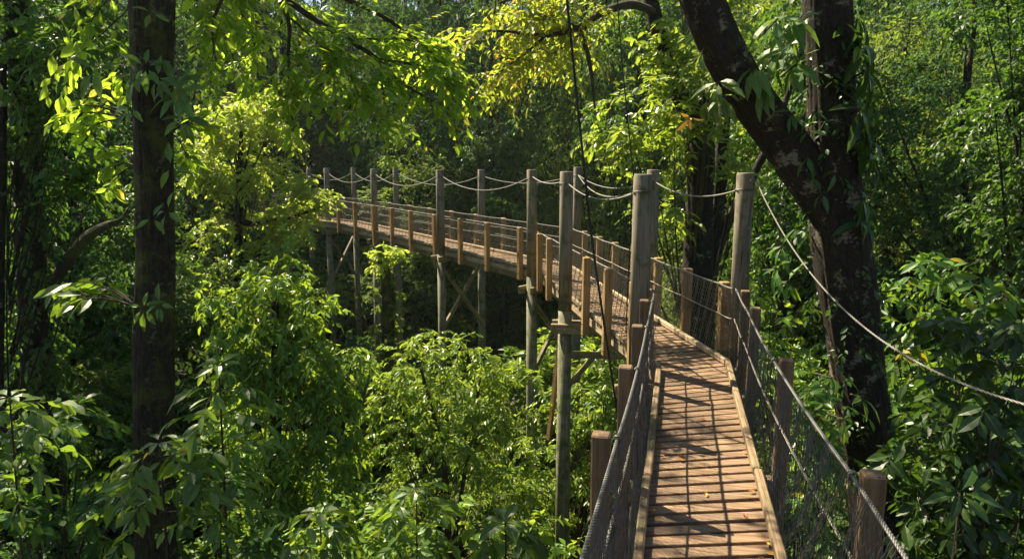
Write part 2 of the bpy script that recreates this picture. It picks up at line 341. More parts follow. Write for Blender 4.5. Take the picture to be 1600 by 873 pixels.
for si, (l0, r0, l1, r1) in enumerate(SEG):
    g = G(); dc = (l1 + r1) / 2 - (l0 + r0) / 2; ln = np.linalg.norm(dc); n = int(ln / .17)
    for k in range(n):
        t0, t1 = k / n, (k + 1) / n
        a, b, c, d = l0 + (l1 - l0) * t0, r0 + (r1 - r0) * t0, r0 + (r1 - r0) * t1, l0 + (l1 - l0) * t1
        e = norm(b - a); f = norm(c - b)
        gap = .016 + .010 * R.random()
        jz = (R.random() - .5) * .008; jl = (R.random(2) - .5) * .03
        a, b, c, d = a + f * gap - e * jl[0], b + f * gap + e * jl[1], c - f * gap + e * jl[1], d - f * gap - e * jl[0]
        top = np.array([a, b, c, d]) + up * (jz + np.array([R.random() - .5 for _ in range(4)])[:, None] * .006)
        if si > 1:
            pass
        bot = top - up * .045
        V = np.concatenate([top, bot]); off = R.random(3) * 50
        L = np.array([[np.dot(v - a, e), np.dot(v - a, f), v[2] - a[2]] for v in V]) + off
        g.add(V, [[0, 1, 2, 3], [4, 7, 6, 5], [0, 4, 5, 1], [1, 5, 6, 2], [2, 6, 7, 3], [3, 7, 4, 0]], L=L)
    wpart(g, "deck_boards", M['plank'], .004 if si < 2 else 0)
    # kerbs, stringers
    for s_, (p, q) in enumerate(((l0, l1), (r0, r1))):
        inw = norm((r0 - l0) if s_ == 0 else (l0 - r0)); ln = np.linalg.norm(q - p); d = (q - p) / ln
        g = G(); nk = max(2, int(ln / 3.1))
        for k in range(nk):
            a, b = p + (q - p) * k / nk + d * .01, p + (q - p) * (k + 1) / nk - d * .01
            g.beam(a + up * .052 + inw * .02, b + up * .052 + inw * .012, .07, .085)
        wpart(g, "kerb", M['kerb' if si == 0 else 'kerb_sunlit'], .012)
        g = G()
        g.beam(p - up * .125 + inw * .06, q - up * .125 + inw * .06, .09, .15)
        wpart(g, "stringer", M['beam' if si == 0 else 'kerb_sunlit'], .01)
        g = G(); g.beam(p - up * .31 + inw * .2, q - up * .31 + inw * .2, .10, .16); wpart(g, "joist", M['beam'], .01)

# cables and ropes
def line(p, q, n, sag=0.0):
    t = np.linspace(0, 1, n)[:, None]; P = p + (q - p) * t; P[:, 2] -= (sag * 4 * t * (1 - t))[:, 0]; return P
RAILH = 1.1
def outward(seg, s_):
    l0, r0, l1, r1 = SEG[seg]; return norm((l0 - r0) if s_ == 0 else (r0 - l0)) * A3(1, 1, 0)
def edge(seg, s_, y):
    l0, r0, l1, r1 = SEG[seg]; p, q = ((l0, l1), (r0, r1))[s_]
    return p + (q - p) * (y - p[1]) / (q[1] - p[1])
def axes(seg, s_):
    l0, r0, l1, r1 = SEG[seg]; d = norm((l1 - l0) if s_ == 0 else (r1 - r0)); sd = norm(np.cross(d, up)); return d, sd

def rail_post(base, seg, s_, top=RAILH, low=.34, w=.13, out=.13, cable=True, round_=False):
    d, sd = axes(seg, s_); o = outward(seg, s_); c = base + o * out
    g = G()
    if round_: g.tube([c - up * low, c, c + up * (top - .01), c + up * top], [.085, .082, .078, .066], 14)
    else:
        lean = (R.random(2) - .5) * .02
        g.box(c + up * (top - low) / 2, [norm(up + A3(lean[0], lean[1], 0)), d, sd], ((top + low) / 2, w / 2, w / 2))
    po = wpart(g, "rail_post", M['post_shaded' if seg == 0 else 'post'], 0 if round_ else .01)
    for zz in (-.12, -.26):
        p = base + o * (out + w / 2 + .004) + up * zz; g = G(); g.tube([p, p + o * .012], .014, 8)
        wpart(g, "bolt", M['bolt'], parent=po)
    return c

posts = {}   # (seg, side) -> list of y
posts[(0, 0)] = [-.4, 1.2, 4.02, 5.5, 7.0, 8.4]
posts[(0, 1)] = [-.6, 1.3, 3.58, 5.8, 8.0, 9.15]
posts[(1, 0)] = [9.9, 11.25, 12.65, 14.6, 16.1, 17.3, 18.2]
posts[(1, 1)] = [9.85, 11.2, 12.55, 13.9, 15.2, 16.5, 17.9]
posts[(2, 0)] = [19.1, 20.5, 21.8, 23.2, 24.7, 26.0, 27.4, 29.0, 30.6]
posts[(2, 1)] = [19.2, 20.6, 22.0, 23.4, 24.8, 26.2, 27.6, 29.2, 30.8]
posts[(3, 0)] = [32.2, 33.8, 35.4]
posts[(3, 1)] = [32.8, 34.4, 36.0]
def net(b0, b1, t0, t1, o, bulge=.0, cw=.042, ch=.064, r=.0016, sag=.03):
    w = np.linalg.norm(b1 - b0); h = np.linalg.norm(t0 - b0); nx = max(2, int(w / cw)); nz = max(2, int(h / ch)) 
    def pt(i, j):
        s = np.clip(i / nx, 0, 1)[..., None]; t = np.clip(j / nz, 0, 1)[..., None]
        b = b0 + (b1 - b0) * s; tp = t0 + (t1 - t0) * s - up * sag * 4 * s * (1 - s)
        p = b + (tp - b) * t
        return p + o * (bulge * np.sin(np.pi * t) * (.6 + .4 * np.sin(s * 9 + w * 7)) + .012 * np.sin(s * 37 + t * 11))
    J, I = np.meshgrid(np.arange(nz + 1), np.arange(nx + 1)); xo = I + .5 * (J % 2) + (R.random(I.shape) - .5) * .16; jj = J + (R.random(I.shape) - .5) * .12
    A = pt(xo, jj - .16); B = pt(xo, jj + .16)
    g = G(); g.segs(A.reshape(-1, 3), B.reshape(-1, 3), r * 1.5)
    for sft in (0, 1):
        for par in (0, 1):
            js = np.arange(par, nz, 2)
            i0 = np.arange(0, nx + 1)
            i1 = i0 + (sft - 1 if par == 0 else sft)
            ok = (i1 >= 0) & (i1 <= nx)
            a = B[i0[ok]][:, js]; b = A[i1[ok]][:, js + 1]
            g.segs(a.reshape(-1, 3), b.reshape(-1, 3), r)
    g.segs(pt(np.linspace(0, nx, 12)[:-1], np.full(11, float(nz))), pt(np.linspace(0, nx, 12)[1:], np.full(11, float(nz))), .0022)
    return g
def coff(seg, s_, y):
    if seg: return .02
    return .05 + .15 * min(1.5, max(0, (6 - y) / 3.3)) if s_ == 1 else .08 + .07 * min(1.5, max(0, (5 - y) / 2.3))
for (seg, s_), ys in posts.items():
    o = outward(seg, s_); cs = []
    for y in ys:
        b = edge(seg, s_, y)
        ow = coff(0, s_, y) + .095 if seg == 0 else .10
        rail_post(b, seg, s_, RAILH + (.0 if seg else .01), .34 if seg else .55, .13 if seg else .112, ow)
        cs.append(b)
        if seg == 0:   # bracket from kerb to post and a lashing loop
            g = G(); g.box(b + o * .05 - up * .0, [o, axes(seg, s_)[0], up], (.085, .055, .04)); wpart(g, "bracket", M['kerb'], .006)
            g = G(); d = axes(seg, s_)[0]
            for kk in (-.012, .0, .012):
                a = np.linspace(0, 2 * np.pi, 15)[:, None]
                cc = b + o * coff(0, s_, y) + up * (RAILH - .02) + d * kk
                g.tube(cc + .024 * (np.cos(a) * o + np.sin(a) * up), .005, 6, False)
            wpart(g, "lashing", M['steel'], smoothf=True)
    l = SEG[seg]; p0, p1 = ((l[0], l[2]), (l[1], l[3]))[s_]
    ends = [p0] + cs + [p1]
    CO = lambda p: o * coff(seg, s_, p[1])
    # handrail and lower ropes, sagging a little between the posts
    lv = [(RAILH - .02, .0115 if seg == 0 else .012, 'steel' if seg == 0 else 'thin' if seg == 1 else 'rope')]
    lv += [(.66, .0085, 'thin')] if seg < 2 else [(.80, .010, 'rope'), (.52, .010, 'rope')]
    for zz, rr, mt in lv:
        pts = []
        for a, b in zip(ends[:-1], ends[1:]):
            if np.linalg.norm(b - a) < .05: continue
            pts.append(line(a + CO(a) + up * zz, b + CO(b) + up * zz, 9, .022 if seg == 0 else .012)[:-1])
        pts.append((ends[-1] + CO(ends[-1]) + up * zz)[None]); g = G(); g.tube(np.concatenate(pts), rr, 10 if seg < 2 else 6)
        wpart(g, "handrail_rope" if zz > 1 else "lower_rope", M[mt], smoothf=True)
    for a, b in zip(ends[:-1], ends[1:]):
        if np.linalg.norm(b - a) < .3 or max(a[1], b[1]) < 1.5: continue
        g = net(a + o * .03 + up * .03, b + o * .03 + up * .03, a + CO(a) + up * (RAILH - .03), b + CO(b) + up * (RAILH - .03), o, .05 if seg == 0 else .015,
                .05 if seg == 0 else .055, .08 if seg == 0 else .065, .0026 if seg == 0 else .0024)
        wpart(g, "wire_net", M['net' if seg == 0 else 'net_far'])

# tall poles
def pole(u, y, top_v, rad=.125, seg=None, s_=0, cap=True):
    t = at_y(u, top_v, y); x = t[0]; gz = float(ground(x, y)) - .3
    lean = (R.random(2) - .5) * .05
    zs = np.array([t[2], t[2] - .012, t[2] - 1.2, DZ - .05]); P = np.stack([x + lean[0] * (zs - t[2]) / 6, y + 0 * zs, zs], 1)
    g = G(); g.tube(P[::-1], np.array([rad * 1.03, rad, rad * .97, rad * .88]), 20, True, .012, int(u))
    po = wpart(g, "tall_pole", M['pole'], smoothf=False)
    for f in po.data.polygons: f.use_smooth = len(f.vertices) == 4
    zs = np.array([DZ - .05, (DZ + gz) / 2, gz]); P = np.stack([x + lean[0] * (zs - t[2]) / 6, y + 0 * zs, zs], 1)
    g = G(); g.tube(P[::-1], np.array([rad * 1.16, rad * 1.1, rad * 1.03]), 18, True, .015, int(u)); wpart(g, "lower_pole", M['pole_low'], parent=po, smoothf=True)
    g = G()
    a = np.linspace(0, 2 * np.pi, 21)[:, None]
    for kk in (.22, .235): g.tube(A3(x, y, t[2] - kk) + (rad + .006) * (np.cos(a) * A3(1, 0, 0) + np.sin(a) * A3(0, 1, 0)), .006, 5, False)
    wpart(g, "wire_collar", M['net'], parent=po)
    return A3(x, y, t[2]), rad
FP = [(1005, 9.35, 272), (885.5, 13.5, 268), (831, 17.8, 265), (687, 22.6, 265), (583.5, 28.0, 264), (510, 32.0, 263)]
BP = [(1165, 9.75, 270), (1021, 13.3, 265), (903, 19.5, 261), (752, 24.0, 265), (618, 29.6, 261), (552, 34.2, 262), (482, 37.5, 263)]
fp = [pole(u, y, v, .128, s_=0) for u, y, v in FP]
bp = [pole(u, y, v, .122, s_=1) for u, y, v in BP]
# extra poles where the walkway goes on behind the yellow tree
bp2 = [pole(427, 40, 285, .12), pole(448, 36.2, 300, .12)]
# paired cross beams at the deck and X braces below
def cross(a, b, k):
    pa, pb = a[0] * A3(1, 1, 0), b[0] * A3(1, 1, 0); d = norm(pb - pa); sd = np.cross(d, up)
    z = DZ - .38 if k < 3 else -2.9
    g = G()
    for s in (-1, 1):
        g = G(); g.beam(pa - d * .26 + sd * s * .185 + up * z, pb + d * .26 + sd * s * .185 + up * z, .09, .19)
        cb = wpart(g, "cross_beam", M['beam'], .01)
        for p in (pa, pb):
            g = G(); q = p + sd * s * .235 + up * z; g.tube([q - sd * s * .01, q + sd * s * .016], .02, 8); wpart(g, "bolt", M['bolt'], parent=cb)
    g = G()
    if k != 1:
        g.beam(pa + up * (z - .35) + sd * .1, pb + up * (z - 2.5) + sd * .1, .09, .12)
        g.beam(pb + up * (z - .35) - sd * .1, pa + up * (z - 2.5) - sd * .1, .09, .12)
    else:
        g.beam(pa + up * (z - .55), pb + up * (z - .55), .09, .12)
        g.beam(pa + up * (z - 1.3), pa + (pb - pa) * .35 + up * (z - .6), .08, .1)
    wpart(g, "brace", M['beam'], .008)
for k, (a, b) in enumerate(zip(fp, bp)): cross(a, b, k)
g = G(); p = fp[2][0]; q = fp[1][0]      # long raking struts between the two front poles
g.beam(A3(q[0] + .1, q[1] + 1.6, -3.05), A3(p[0] + .35, p[1] - 2.3, -6.2), .07, .11)
g.beam(A3(q[0] - .1, q[1] + .7, -3.1), A3(q[0] + .05, q[1] + 1.6, -6.0), .06, .09)
wpart(g, "brace", M['post'])
g = G()
for a, b, s in ((fp[2], fp[3], .42), (fp[3], fp[4], .42), (fp[4], fp[5], .42), (fp[1], fp[2], .12)):
    g = G(); g.tube(line(a[0] - up * .16, b[0] - up * .16, 25, s), .014, 6); wpart(g, "hanging_rope", M['rope'], smoothf=True)
for a, b, s in ((bp[0], bp[1], .2), (bp[1], bp[2], .25), (bp[2], bp[3], .25), (bp[3], bp[4], .42), (bp[4], bp[5], .42), (bp[5], bp[6], .4), (fp[0], fp[1], .22), (fp[0], bp[2], .3)):
    g = G(); g.tube(line(a[0] - up * .2, b[0] - up * .2, 25, s), .013, 6); wpart(g, "hanging_rope", M['rope'], smoothf=True)
# guide rope running from the right tall pole down past the camera
a = bp[0][0] + A3(.13, -.05, -.1)
g = G(); t = np.linspace(0, 1.3, 70)[:, None]; e = A3(3.0, 1.5, -.6)
P = a + (e - a) * t; P[:, 2] -= (1.1 * 4 * t * (1 - t))[:, 0]
g.tube(P, .0085, 10); wpart(g, "guide_rope", M['rope'], smoothf=True)
g = G(); p = bp[0][0]; P = np.array([p + A3(.11, -.08, -.1), p + A3(.02, -.14, -.9), p + A3(.0, -.15, -1.6), p + A3(0, -.14, -2.3)]); g.tube(P, .006, 6)
for zz in (-.1, -.75, -1.4): g.tube([p + A3(.03, -.15, zz - .02), p + A3(.03, -.15, zz + .02)], .022, 8)
wpart(g, "stay_wire", M['thin'])

# free hanging steel cables
def cable(pts, r, label):
    g = G(); pts = np.array(pts); t = np.linspace(0, 1, len(pts)); tt = np.linspace(0, 1, 40)
    P = np.stack([np.interp(tt, t, pts[:, k]) for k in range(3)], 1)
    for _ in range(6): P[1:-1] = (P[:-2] + 2 * P[1:-1] + P[2:]) / 4
    g.tube(P, r, 8); o = g.obj("steel_cable", M['black'], smoothf=True, origin=pts[-1]); tag(o, label, "cable")
cable([at_y(880, -60, 7.6), at_y(903, 170, 8), at_y(925, 380, 8.3), at_y(958, 600, 8.6), at_y(985, 790, 8.8)], .0145, "thick black cable hanging down in front of the walkway's middle section")
cable([at_y(962, -30, 9.0), at_y(972, 100, 9.1), at_y(990, 275, 9.2)], .008, "thin dark cable running up from the top of the nearest left tall pole")
cable([at_y(988, 285, 9.15), at_y(984, 380, 9.2), at_y(978, 520, 9.3)], .008, "thin dark cable hanging beside the nearest left tall pole")
cable([at_y(1240, 130, 9.5), at_y(1222, 330, 9.5), at_y(1203, 500, 9.5), at_y(1198, 620, 9.6)], .006, "thin slanting cable between the right tall pole and the big forked tree")

# fallen leaves on the deck
spots = [(1035, 690), (1040, 712), (1032, 700), (1170, 707), (1172, 712), (1163, 690), (1020, 735), (1010, 795), (1197, 862), (1206, 866), (1190, 868), (1100, 655), (1030, 655), (1150, 650), (1200, 845)] + [(int(1015 + 175 * R.random()), int(600 + 260 * R.random())) for _ in range(7)]
for k, (u, v) in enumerate(spots):
    rx = (u - 800) / F; kk = -(v - 436.5) / F; rz = kk * CP - SP; ry = CP + kk * SP; t = (DZ + .018) / rz
    p = A3(rx * t, ry * t, DZ + .016); g = G(); a = R.random() * 6.28; d = A3(math.cos(a), math.sin(a), .05)
    g.leaves(p[None], d[None], A3(R.normal() * .2, R.normal() * .2, 1)[None], .055 + .03 * R.random(), .02, .5, -.1, hi=True)
    tag(g.obj("fallen_leaf", M['dead'], origin=p), "dry orange brown leaf lying on the deck boards", "leaf", "dry leaves fallen on the deck boards")

# ------------------------------------------------------------------ foliage generators
def sprays(g, B, D, L, k, ll, lw, droop=.35, hi=False, twig=None, twr=.004, fold=.25, curl=.15, spread=.9, flat=.5, rng=R, jit=.3, t0=.15):
    """twigs from B along D (length L) carrying k leaves each, alternate, roughly in one plane"""
    B = np.asarray(B, float); D = norm(np.asarray(D, float)); n = len(B); L = np.broadcast_to(L, (n,)).astype(float)
    t = (np.arange(k) + rng.random((n, k)) * .6) / k * (1 - t0) + t0
    def pt(t): return B[:, None] + D[:, None] * (L[:, None] * t)[..., None] - np.array([0, 0, 1.]) * (droop * L[:, None] * t * t)[..., None]
    pos = pt(t); tan = norm(D[:, None] - np.array([0, 0, 1.]) * (2 * droop * t)[..., None])
    side = norm(np.cross(D, np.array([0, 0, 1.]) + rng.normal(0, .25, (n, 3))))[:, None] * np.where(np.arange(k) % 2, 1, -1)[None, :, None]
    fs = (spread * (1 - .75 * np.clip(t - .6, 0, 1) / .4))[..., None]
    d = tan * .55 + side * fs + rng.normal(0, jit, (n, k, 3)) * .6 - np.array([0, 0, 1.]) * (.25 + .3 * rng.random((n, k, 1))) * (droop + .3)
    N = np.array([0, 0, 1.]) * flat + rng.normal(0, jit, (n, k, 3)) + tan * .15
    ln = ll * (.5 + .72 * rng.random((n, k)))
    g.leaves(pos.reshape(-1, 3), d.reshape(-1, 3), N.reshape(-1, 3), ln.ravel(), (lw * ln / ll).ravel(), fold, curl, hi)
    if twig is not None:
        q = 3
        for s in range(q):
            a = pt(np.full((n, 1), s / q))[:, 0]; b = pt(np.full((n, 1), (s + 1) / q))[:, 0]
            twig.segs(a, b, np.array([twr * (1 - s / q * .7), twr * (1 - (s + 1) / q * .7)]))

def clumps(g, C, O, rad, nt_, k, ll, lw, rng=R, twig=None, **kw):
    """a dome of twigs at each centre C, pushed out along O"""
    C = np.asarray(C, float); n = len(C); rad = np.broadcast_to(rad, (n,))
    d = norm(rng.normal(0, 1, (n, nt_, 3)) * A3(1, 1, .55) + norm(O)[:, None] * .75 + A3(0, 0, .25))
    base = C[:, None] + rng.normal(0, .22, (n, nt_, 3)) * rad[:, None, None]
    L = rad[:, None] * (.55 + .6 * rng.random((n, nt_)))
    sprays(g, base.reshape(-1, 3), d.reshape(-1, 3), L.ravel(), k, ll, lw, rng=rng, twig=twig, **kw)

def lobe_points(lobes, dens, rng, inner=.15):
    """points on the outer shell of ellipsoid lobes (cx,cy,cz,rx,ry,rz) not buried in another lobe"""
    C = []; O = []; lb = np.array(lobes, float)
    for q in lb:
        area = 4 * np.pi * ((q[3] * q[4]) ** 1.6 / 3 + (q[3] * q[5]) ** 1.6 / 3 + (q[4] * q[5]) ** 1.6 / 3) ** (1 / 1.6)
        n = max(4, int(area * dens)); d = norm(rng.normal(0, 1, (n, 3))); d = d[d[:, 2] > -.75]
        s = np.where(rng.random(len(d)) < inner, .35 + .5 * rng.random(len(d)), .82 + .3 * rng.random(len(d)))
        p = q[:3] + d * q[3:] * s[:, None]
        ok = np.ones(len(p), bool)
        for w in lb:
            if w is q: continue
            ok &= (((p - w[:3]) / w[3:]) ** 2).sum(1) > .45
        C.append(p[ok]); O.append((d / q[3:])[ok])
    return np.concatenate(C), norm(np.concatenate(O))

def limbs(g, root, top, C, r0, rng, n=26, frac=(.3, .95)):
    """tapering limbs from the trunk line root->top to a sample of the clump centres"""
    root = np.asarray(root, float); top = np.asarray(top, float)
    idx = rng.choice(len(C), min(n, len(C)), replace=False)
    for i in idx:
        c = C[i]; f = np.clip((c[2] - root[2]) / max(.1, top[2] - root[2]) - .25 - .2 * rng.random(), frac[0], frac[1])
        a = root + (top - root) * f; mid = a + (c - a) * .5 + A3(rng.normal() * .15, rng.normal() * .15, -.08 * np.linalg.norm(c - a)); r = r0 * (1 - .75 * f)
        t = np.linspace(0, 1, 6)[:, None]; P = a * (1 - t) ** 2 + 2 * mid * t * (1 - t) + c * t * t
        g.tube(P, np.linspace(r * .6, r * .1, 6), 5, False)

def trunk_line(root, top, n, wig, rng):
    t = np.linspace(0, 1, n)[:, None]; P = np.asarray(root) + (np.asarray(top) - np.asarray(root)) * t
    w = np.cumsum(rng.normal(0, wig, (n, 3)), 0) * A3(1, 1, 0); w -= w[0] + (w[-1] - w[0]) * t; return P + w

# prototypes of whole trees: one crown mesh and one trunk mesh, shared by the copies
def tree_proto(seed, H=17, crown_lo=.25, rad=3.6, ll=.2, lw=.055, nlobe=10, dens=.5, mat='far', nt_=14, k=10, clr=1.15, shape=0):
    rng = np.random.default_rng(seed); lobes = []
    for i in range(nlobe):
        f = (i + .5) / nlobe; z = H * (crown_lo + (1 - crown_lo) * f) - 1; w = rad * (1.0 - .62 * f ** 2.2) * (.75 if f < .15 else 1)
        a = i * 2.4 + rng.random(); rr = w * .55
        lobes.append((math.cos(a) * rr, math.sin(a) * rr, z, w * (.55 + .2 * rng.random()), w * (.55 + .2 * rng.random()), H * (1 - crown_lo) / nlobe * (1.1 + .5 * rng.random())))
    C, O = lobe_points(lobes, dens, rng)
    g = G(); clumps(g, C, O, clr, nt_, k, ll, lw, rng, droop=.45)
    t = G(); T = trunk_line((0, 0, -.6), (0, 0, H * .9), 12, .12, rng)
    t.tube(T, np.linspace(.3, .05, 12), 9, True, .06, seed); limbs(t, T[0], T[-1], C, .22, rng, 30)
    return g.mesh("crown", M[mat]), t.mesh("trunk", M['bark'], True)
def shrub_proto(seed, H=3.0, rad=1.6, ll=.15, lw=.035, mat='mid', dens=2.6, nt_=7, k=9, clr=.55, nlobe=6, droop=.4):
    rng = np.random.default_rng(seed); lobes = []
    for i in range(nlobe):
        a = i * 2.4 + rng.random(); rr = rad * .5 * rng.random() ** .5; z = H * (.35 + .45 * i / nlobe)
        lobes.append((math.cos(a) * rr * 1.5, math.sin(a) * rr * 1.5, z, rad * (.4 + .25 * rng.random()), rad * (.4 + .25 * rng.random()), H * (.18 + .12 * rng.random())))
    C, O = lobe_points(lobes, dens, rng)
    g = G(); clumps(g, C, O, clr, nt_, k, ll, lw, rng, droop=droop)
    t = G()
    for q in range(4):
        e = C[rng.integers(len(C))]; P = trunk_line((rng.normal() * .1, rng.normal() * .1, -.3), e, 7, .06, rng); t.tube(P, np.linspace(.035, .01, 7), 5, False)
    limbs(t, A3(0, 0, 0), A3(0, 0, H * .7), C, .03, rng, 14, (.1, .9))
    return g.mesh("foliage", M[mat]), t.mesh("stem", M['twig'], True)
def place(name, proto, loc, sc, rz, parts, label, cat, group, tilt=0.0):
    e = empty(name, loc, label=label, cat=cat, group=group); e.scale = sc; e.rotation_euler = (tilt * (R.random() - .5), tilt * (R.random() - .5), rz)
    for me, pn in zip(proto, parts):
        o = bpy.data.objects.new(pn, me); COL.objects.link(o); o.parent = e
    return e

TP = [tree_proto(11, 17, .12, 3.9, mat='far_dark'), tree_proto(12, 17, .2, 3.4, mat='far', ll=.24, lw=.065, nlobe=7), tree_proto(13, 17, .3, 3.2, mat='mid', ll=.24, lw=.075, nlobe=9),
      tree_proto(14, 16, .1, 3.6, mat='far_pale', ll=.2, lw=.05, nlobe=12)]
def side_word(u):
    return ("at the far left" if u < 250 else "left of the walkway's end" if u < 500 else "behind the walkway's end" if u < 700 else
            "behind the walkway's middle" if u < 1000 else "behind the right tall pole" if u < 1250 else "at the far right")
def dist_word(y): return "in front of the" if y < 48 else "within the" if y < 62 else "at the rear of the"
KW = ["full dark green", "narrow dark green", "broad leafed green", "pale green"]
rows = [(43, 5.6), (50, 6.0), (58, 6.4), (67, 7.0), (78, 8.0)]
for ri, (y0, dx) in enumerate(rows):
    n = int(y0 * .84 / dx) + 1
    for k in range(-n, n + 1):
        x = k * dx + (ri % 2) * dx / 2 + R.normal() * 1.1; y = y0 + R.normal() * 1.8
        if y < 46 and -22 < x < -9: y += 5
        gz = float(ground(x, y)); need = .262 * y + 1.0 + R.random() * 3 - gz
        pi = int(R.choice([0, 1, 2, 3], p=[.36, .28, .2, .16])); sc = need / 16.5; w = .92 + .3 * R.random()
        u = 800 + F * x / y
        place("forest_tree", TP[pi], (x, y, gz), (w, w, sc), R.random() * 6.28, ("crown", "trunk"),
              f"{KW[pi]} tree {dist_word(y)} forest wall, {side_word(u)}", "tree", f"{KW[pi]} trees of the forest wall {dist_word(y)} {side_word(u)}", .06)
# understorey filling under the far wall
SH = [shrub_proto(21), shrub_proto(22, mat='bright', ll=.16, lw=.035), shrub_proto(23, mat='mid', ll=.2, lw=.055, H=2.6), shrub_proto(24, mat='far_pale', ll=.14, lw=.035),
      shrub_proto(25, mat='broad', ll=.26, lw=.075, H=2.6, dens=1.6, nt_=6, k=7)]
SK = ["dark leafy", "fresh green", "broad leafed", "pale green", "glossy large leafed"]
def near_walk(x, y, m=1.6):
    p = A3(x, y)
    for l0, r0, l1, r1 in SEG:
        a = ((l0 + r0) / 2)[:2]; b = ((l1 + r1) / 2)[:2]; t = np.clip(np.dot(p - a, b - a) / np.dot(b - a, b - a), 0, 1)
        if np.linalg.norm(p - a - (b - a) * t) < m: return True
    return False
def shrub(x, y, s, pi, sz=None, name="forest_shrub"):
    gz = float(ground(x, y)); u = 800 + F * x / y
    topv = 262 - (gz + 3.1 * (sz or s)) / y * F; ru = 1.9 * s / y * F
    if 455 < u + ru and u - ru < 850 and y < 37 and topv < 500: return
    if y < 14.5 and u - ru < 915 and u + ru > 860: return
    where = "on the valley floor below the walkway" if gz < -7.5 and y < 32 else "on the slope beneath the far forest wall" if y >= 32 else "on the bank right of the walkway" if x > 0 else "on the bank left of the walkway"
    place(name, SH[pi], (x, y, gz - .1), (s, s, sz or s), R.random() * 6.28, ("foliage", "stem"), f"{SK[pi]} shrub {where}", "shrub", f"{SK[pi]} shrubs {where}", .2)
for y0 in (20, 24, 28, 32, 36.5, 40):
    n = int(y0 * .8 / 3.0)
    for k in range(-n, n + 1):
        x = k * 3.0 + R.normal() * .9; y = y0 + R.normal() * 1.0; s = (.8 + .6 * R.random()) * (1 + .012 * y)
        if x < -6 and 20 < y < 34: s *= 1.15
        gz = float(ground(x, y))
        if near_walk(x, y, 2.0) : s = min(s, .85)
        pi = int(R.choice([0, 1, 2, 3], p=[.34, .2, .26, .2])); shrub(x, y, s, pi)
# banks left and right, and the near valley floor
for k in range(46):
    x = -5 - R.random() * 11; y = 7.5 + R.random() * 14
    if x / y < -.95: continue
    shrub(x, y, .7 + .5 * R.random(), int(R.choice([0, 2, 4, 1], p=[.35, .25, .25, .15])))
for k in range(40):
    x = 4.8 + R.random() * 11; y = 6.5 + R.random() * 14
    if x / y > 1.0 or near_walk(x, y, 2.2): continue
    shrub(x, y, .75 + .5 * R.random(), int(R.choice([0, 2, 4, 1], p=[.25, .25, .35, .15])))
for k in range(40):
    x = -5 + R.random() * 9; y = 7 + R.random() * 12
    if near_walk(x, y, 1.6): continue
    shrub(x, y, .65 + .4 * R.random(), int(R.choice([0, 1, 2, 3], p=[.3, .3, .2, .2])))

# mid distance trees on both sides (full crowns from the ground up)
def mid_tree(u, y, topv, w, pi, label, rz=None):
    x = (u - 800) / F * y; gz = float(ground(x, y)); top = at_y(u, topv, y)[2]; sc = (top - gz) / 16.5
    place("forest_tree", TP[pi], (x, y, gz), (w, w, sc), R.random() * 6.28 if rz is None else rz, ("crown", "trunk"), label, "tree", None, .05)
mid_tree(120, 24, -60, .85, 2, "dense green tree behind the thick trunk at the far left")
mid_tree(20, 17, -120, .62, 0, "dark tree rising behind the ivy clad trunk at the left edge")
mid_tree(90, 36, -30, .8, 0, "dark tree far behind the ivy clad trunk at left")
mid_tree(-40, 25, -60, .8, 3, "pale green tree cut by the left edge of the view")
mid_tree(300, 36, -10, .8, 0, "tall dark tree behind the yellow green tree")
mid_tree(1130, 26, -60, .75, 3, "pale green tree standing behind the twin dark trunks")
mid_tree(1000, 34, -40, .8, 2, "leafy tree behind the nearest pair of tall poles")
mid_tree(1240, 22, -60, .7, 2, "leafy tree behind the big forked trunk")
mid_tree(1390, 24, -40, .8, 3, "pale sunlit tree just right of the big forked trunk")
mid_tree(1500, 20, -80, .7, 0, "dark tree on the right bank beyond the large leafed bushes")
mid_tree(1600, 16, -120, .55, 2, "dark broad leafed tree cut by the right edge of the view")
mid_tree(1330, 33, -20, .8, 0, "dark tree far behind the big forked trunk")
mid_tree(1580, 30, -20, .85, 1, "dark tree far off at the right edge of the view")
mid_tree(900, 38, 10, .7, 3, "pale tree rising right behind the middle tall poles")
mid_tree(655, 37, 190, .85, 3, "rounded green tree rising behind the walkway's far rail")
mid_tree(790, 36, 170, .65, 2, "leafy mid green tree behind the walkway between two tall poles")

# ------------------------------------------------------------------ undergrowth cover (nobody could count it)
g = G(); n = 9000
yy = 3 + 45 * R.random(n) ** 1.3; xx = (R.random(n) * 2 - 1) * (yy * .85 + 2); B = np.stack([xx, yy, ground(xx, yy)], 1)
sprays(g, B, norm(R.normal(0, 1, (n, 3)) * A3(1, 1, .2) + A3(0, 0, 1.1)), .5 + .5 * R.random(n), 8, .16, .045, droop=.5)
tag(g.obj("undergrowth", M['under']), "low leafy undergrowth covering the valley floor", "undergrowth", kind='stuff')

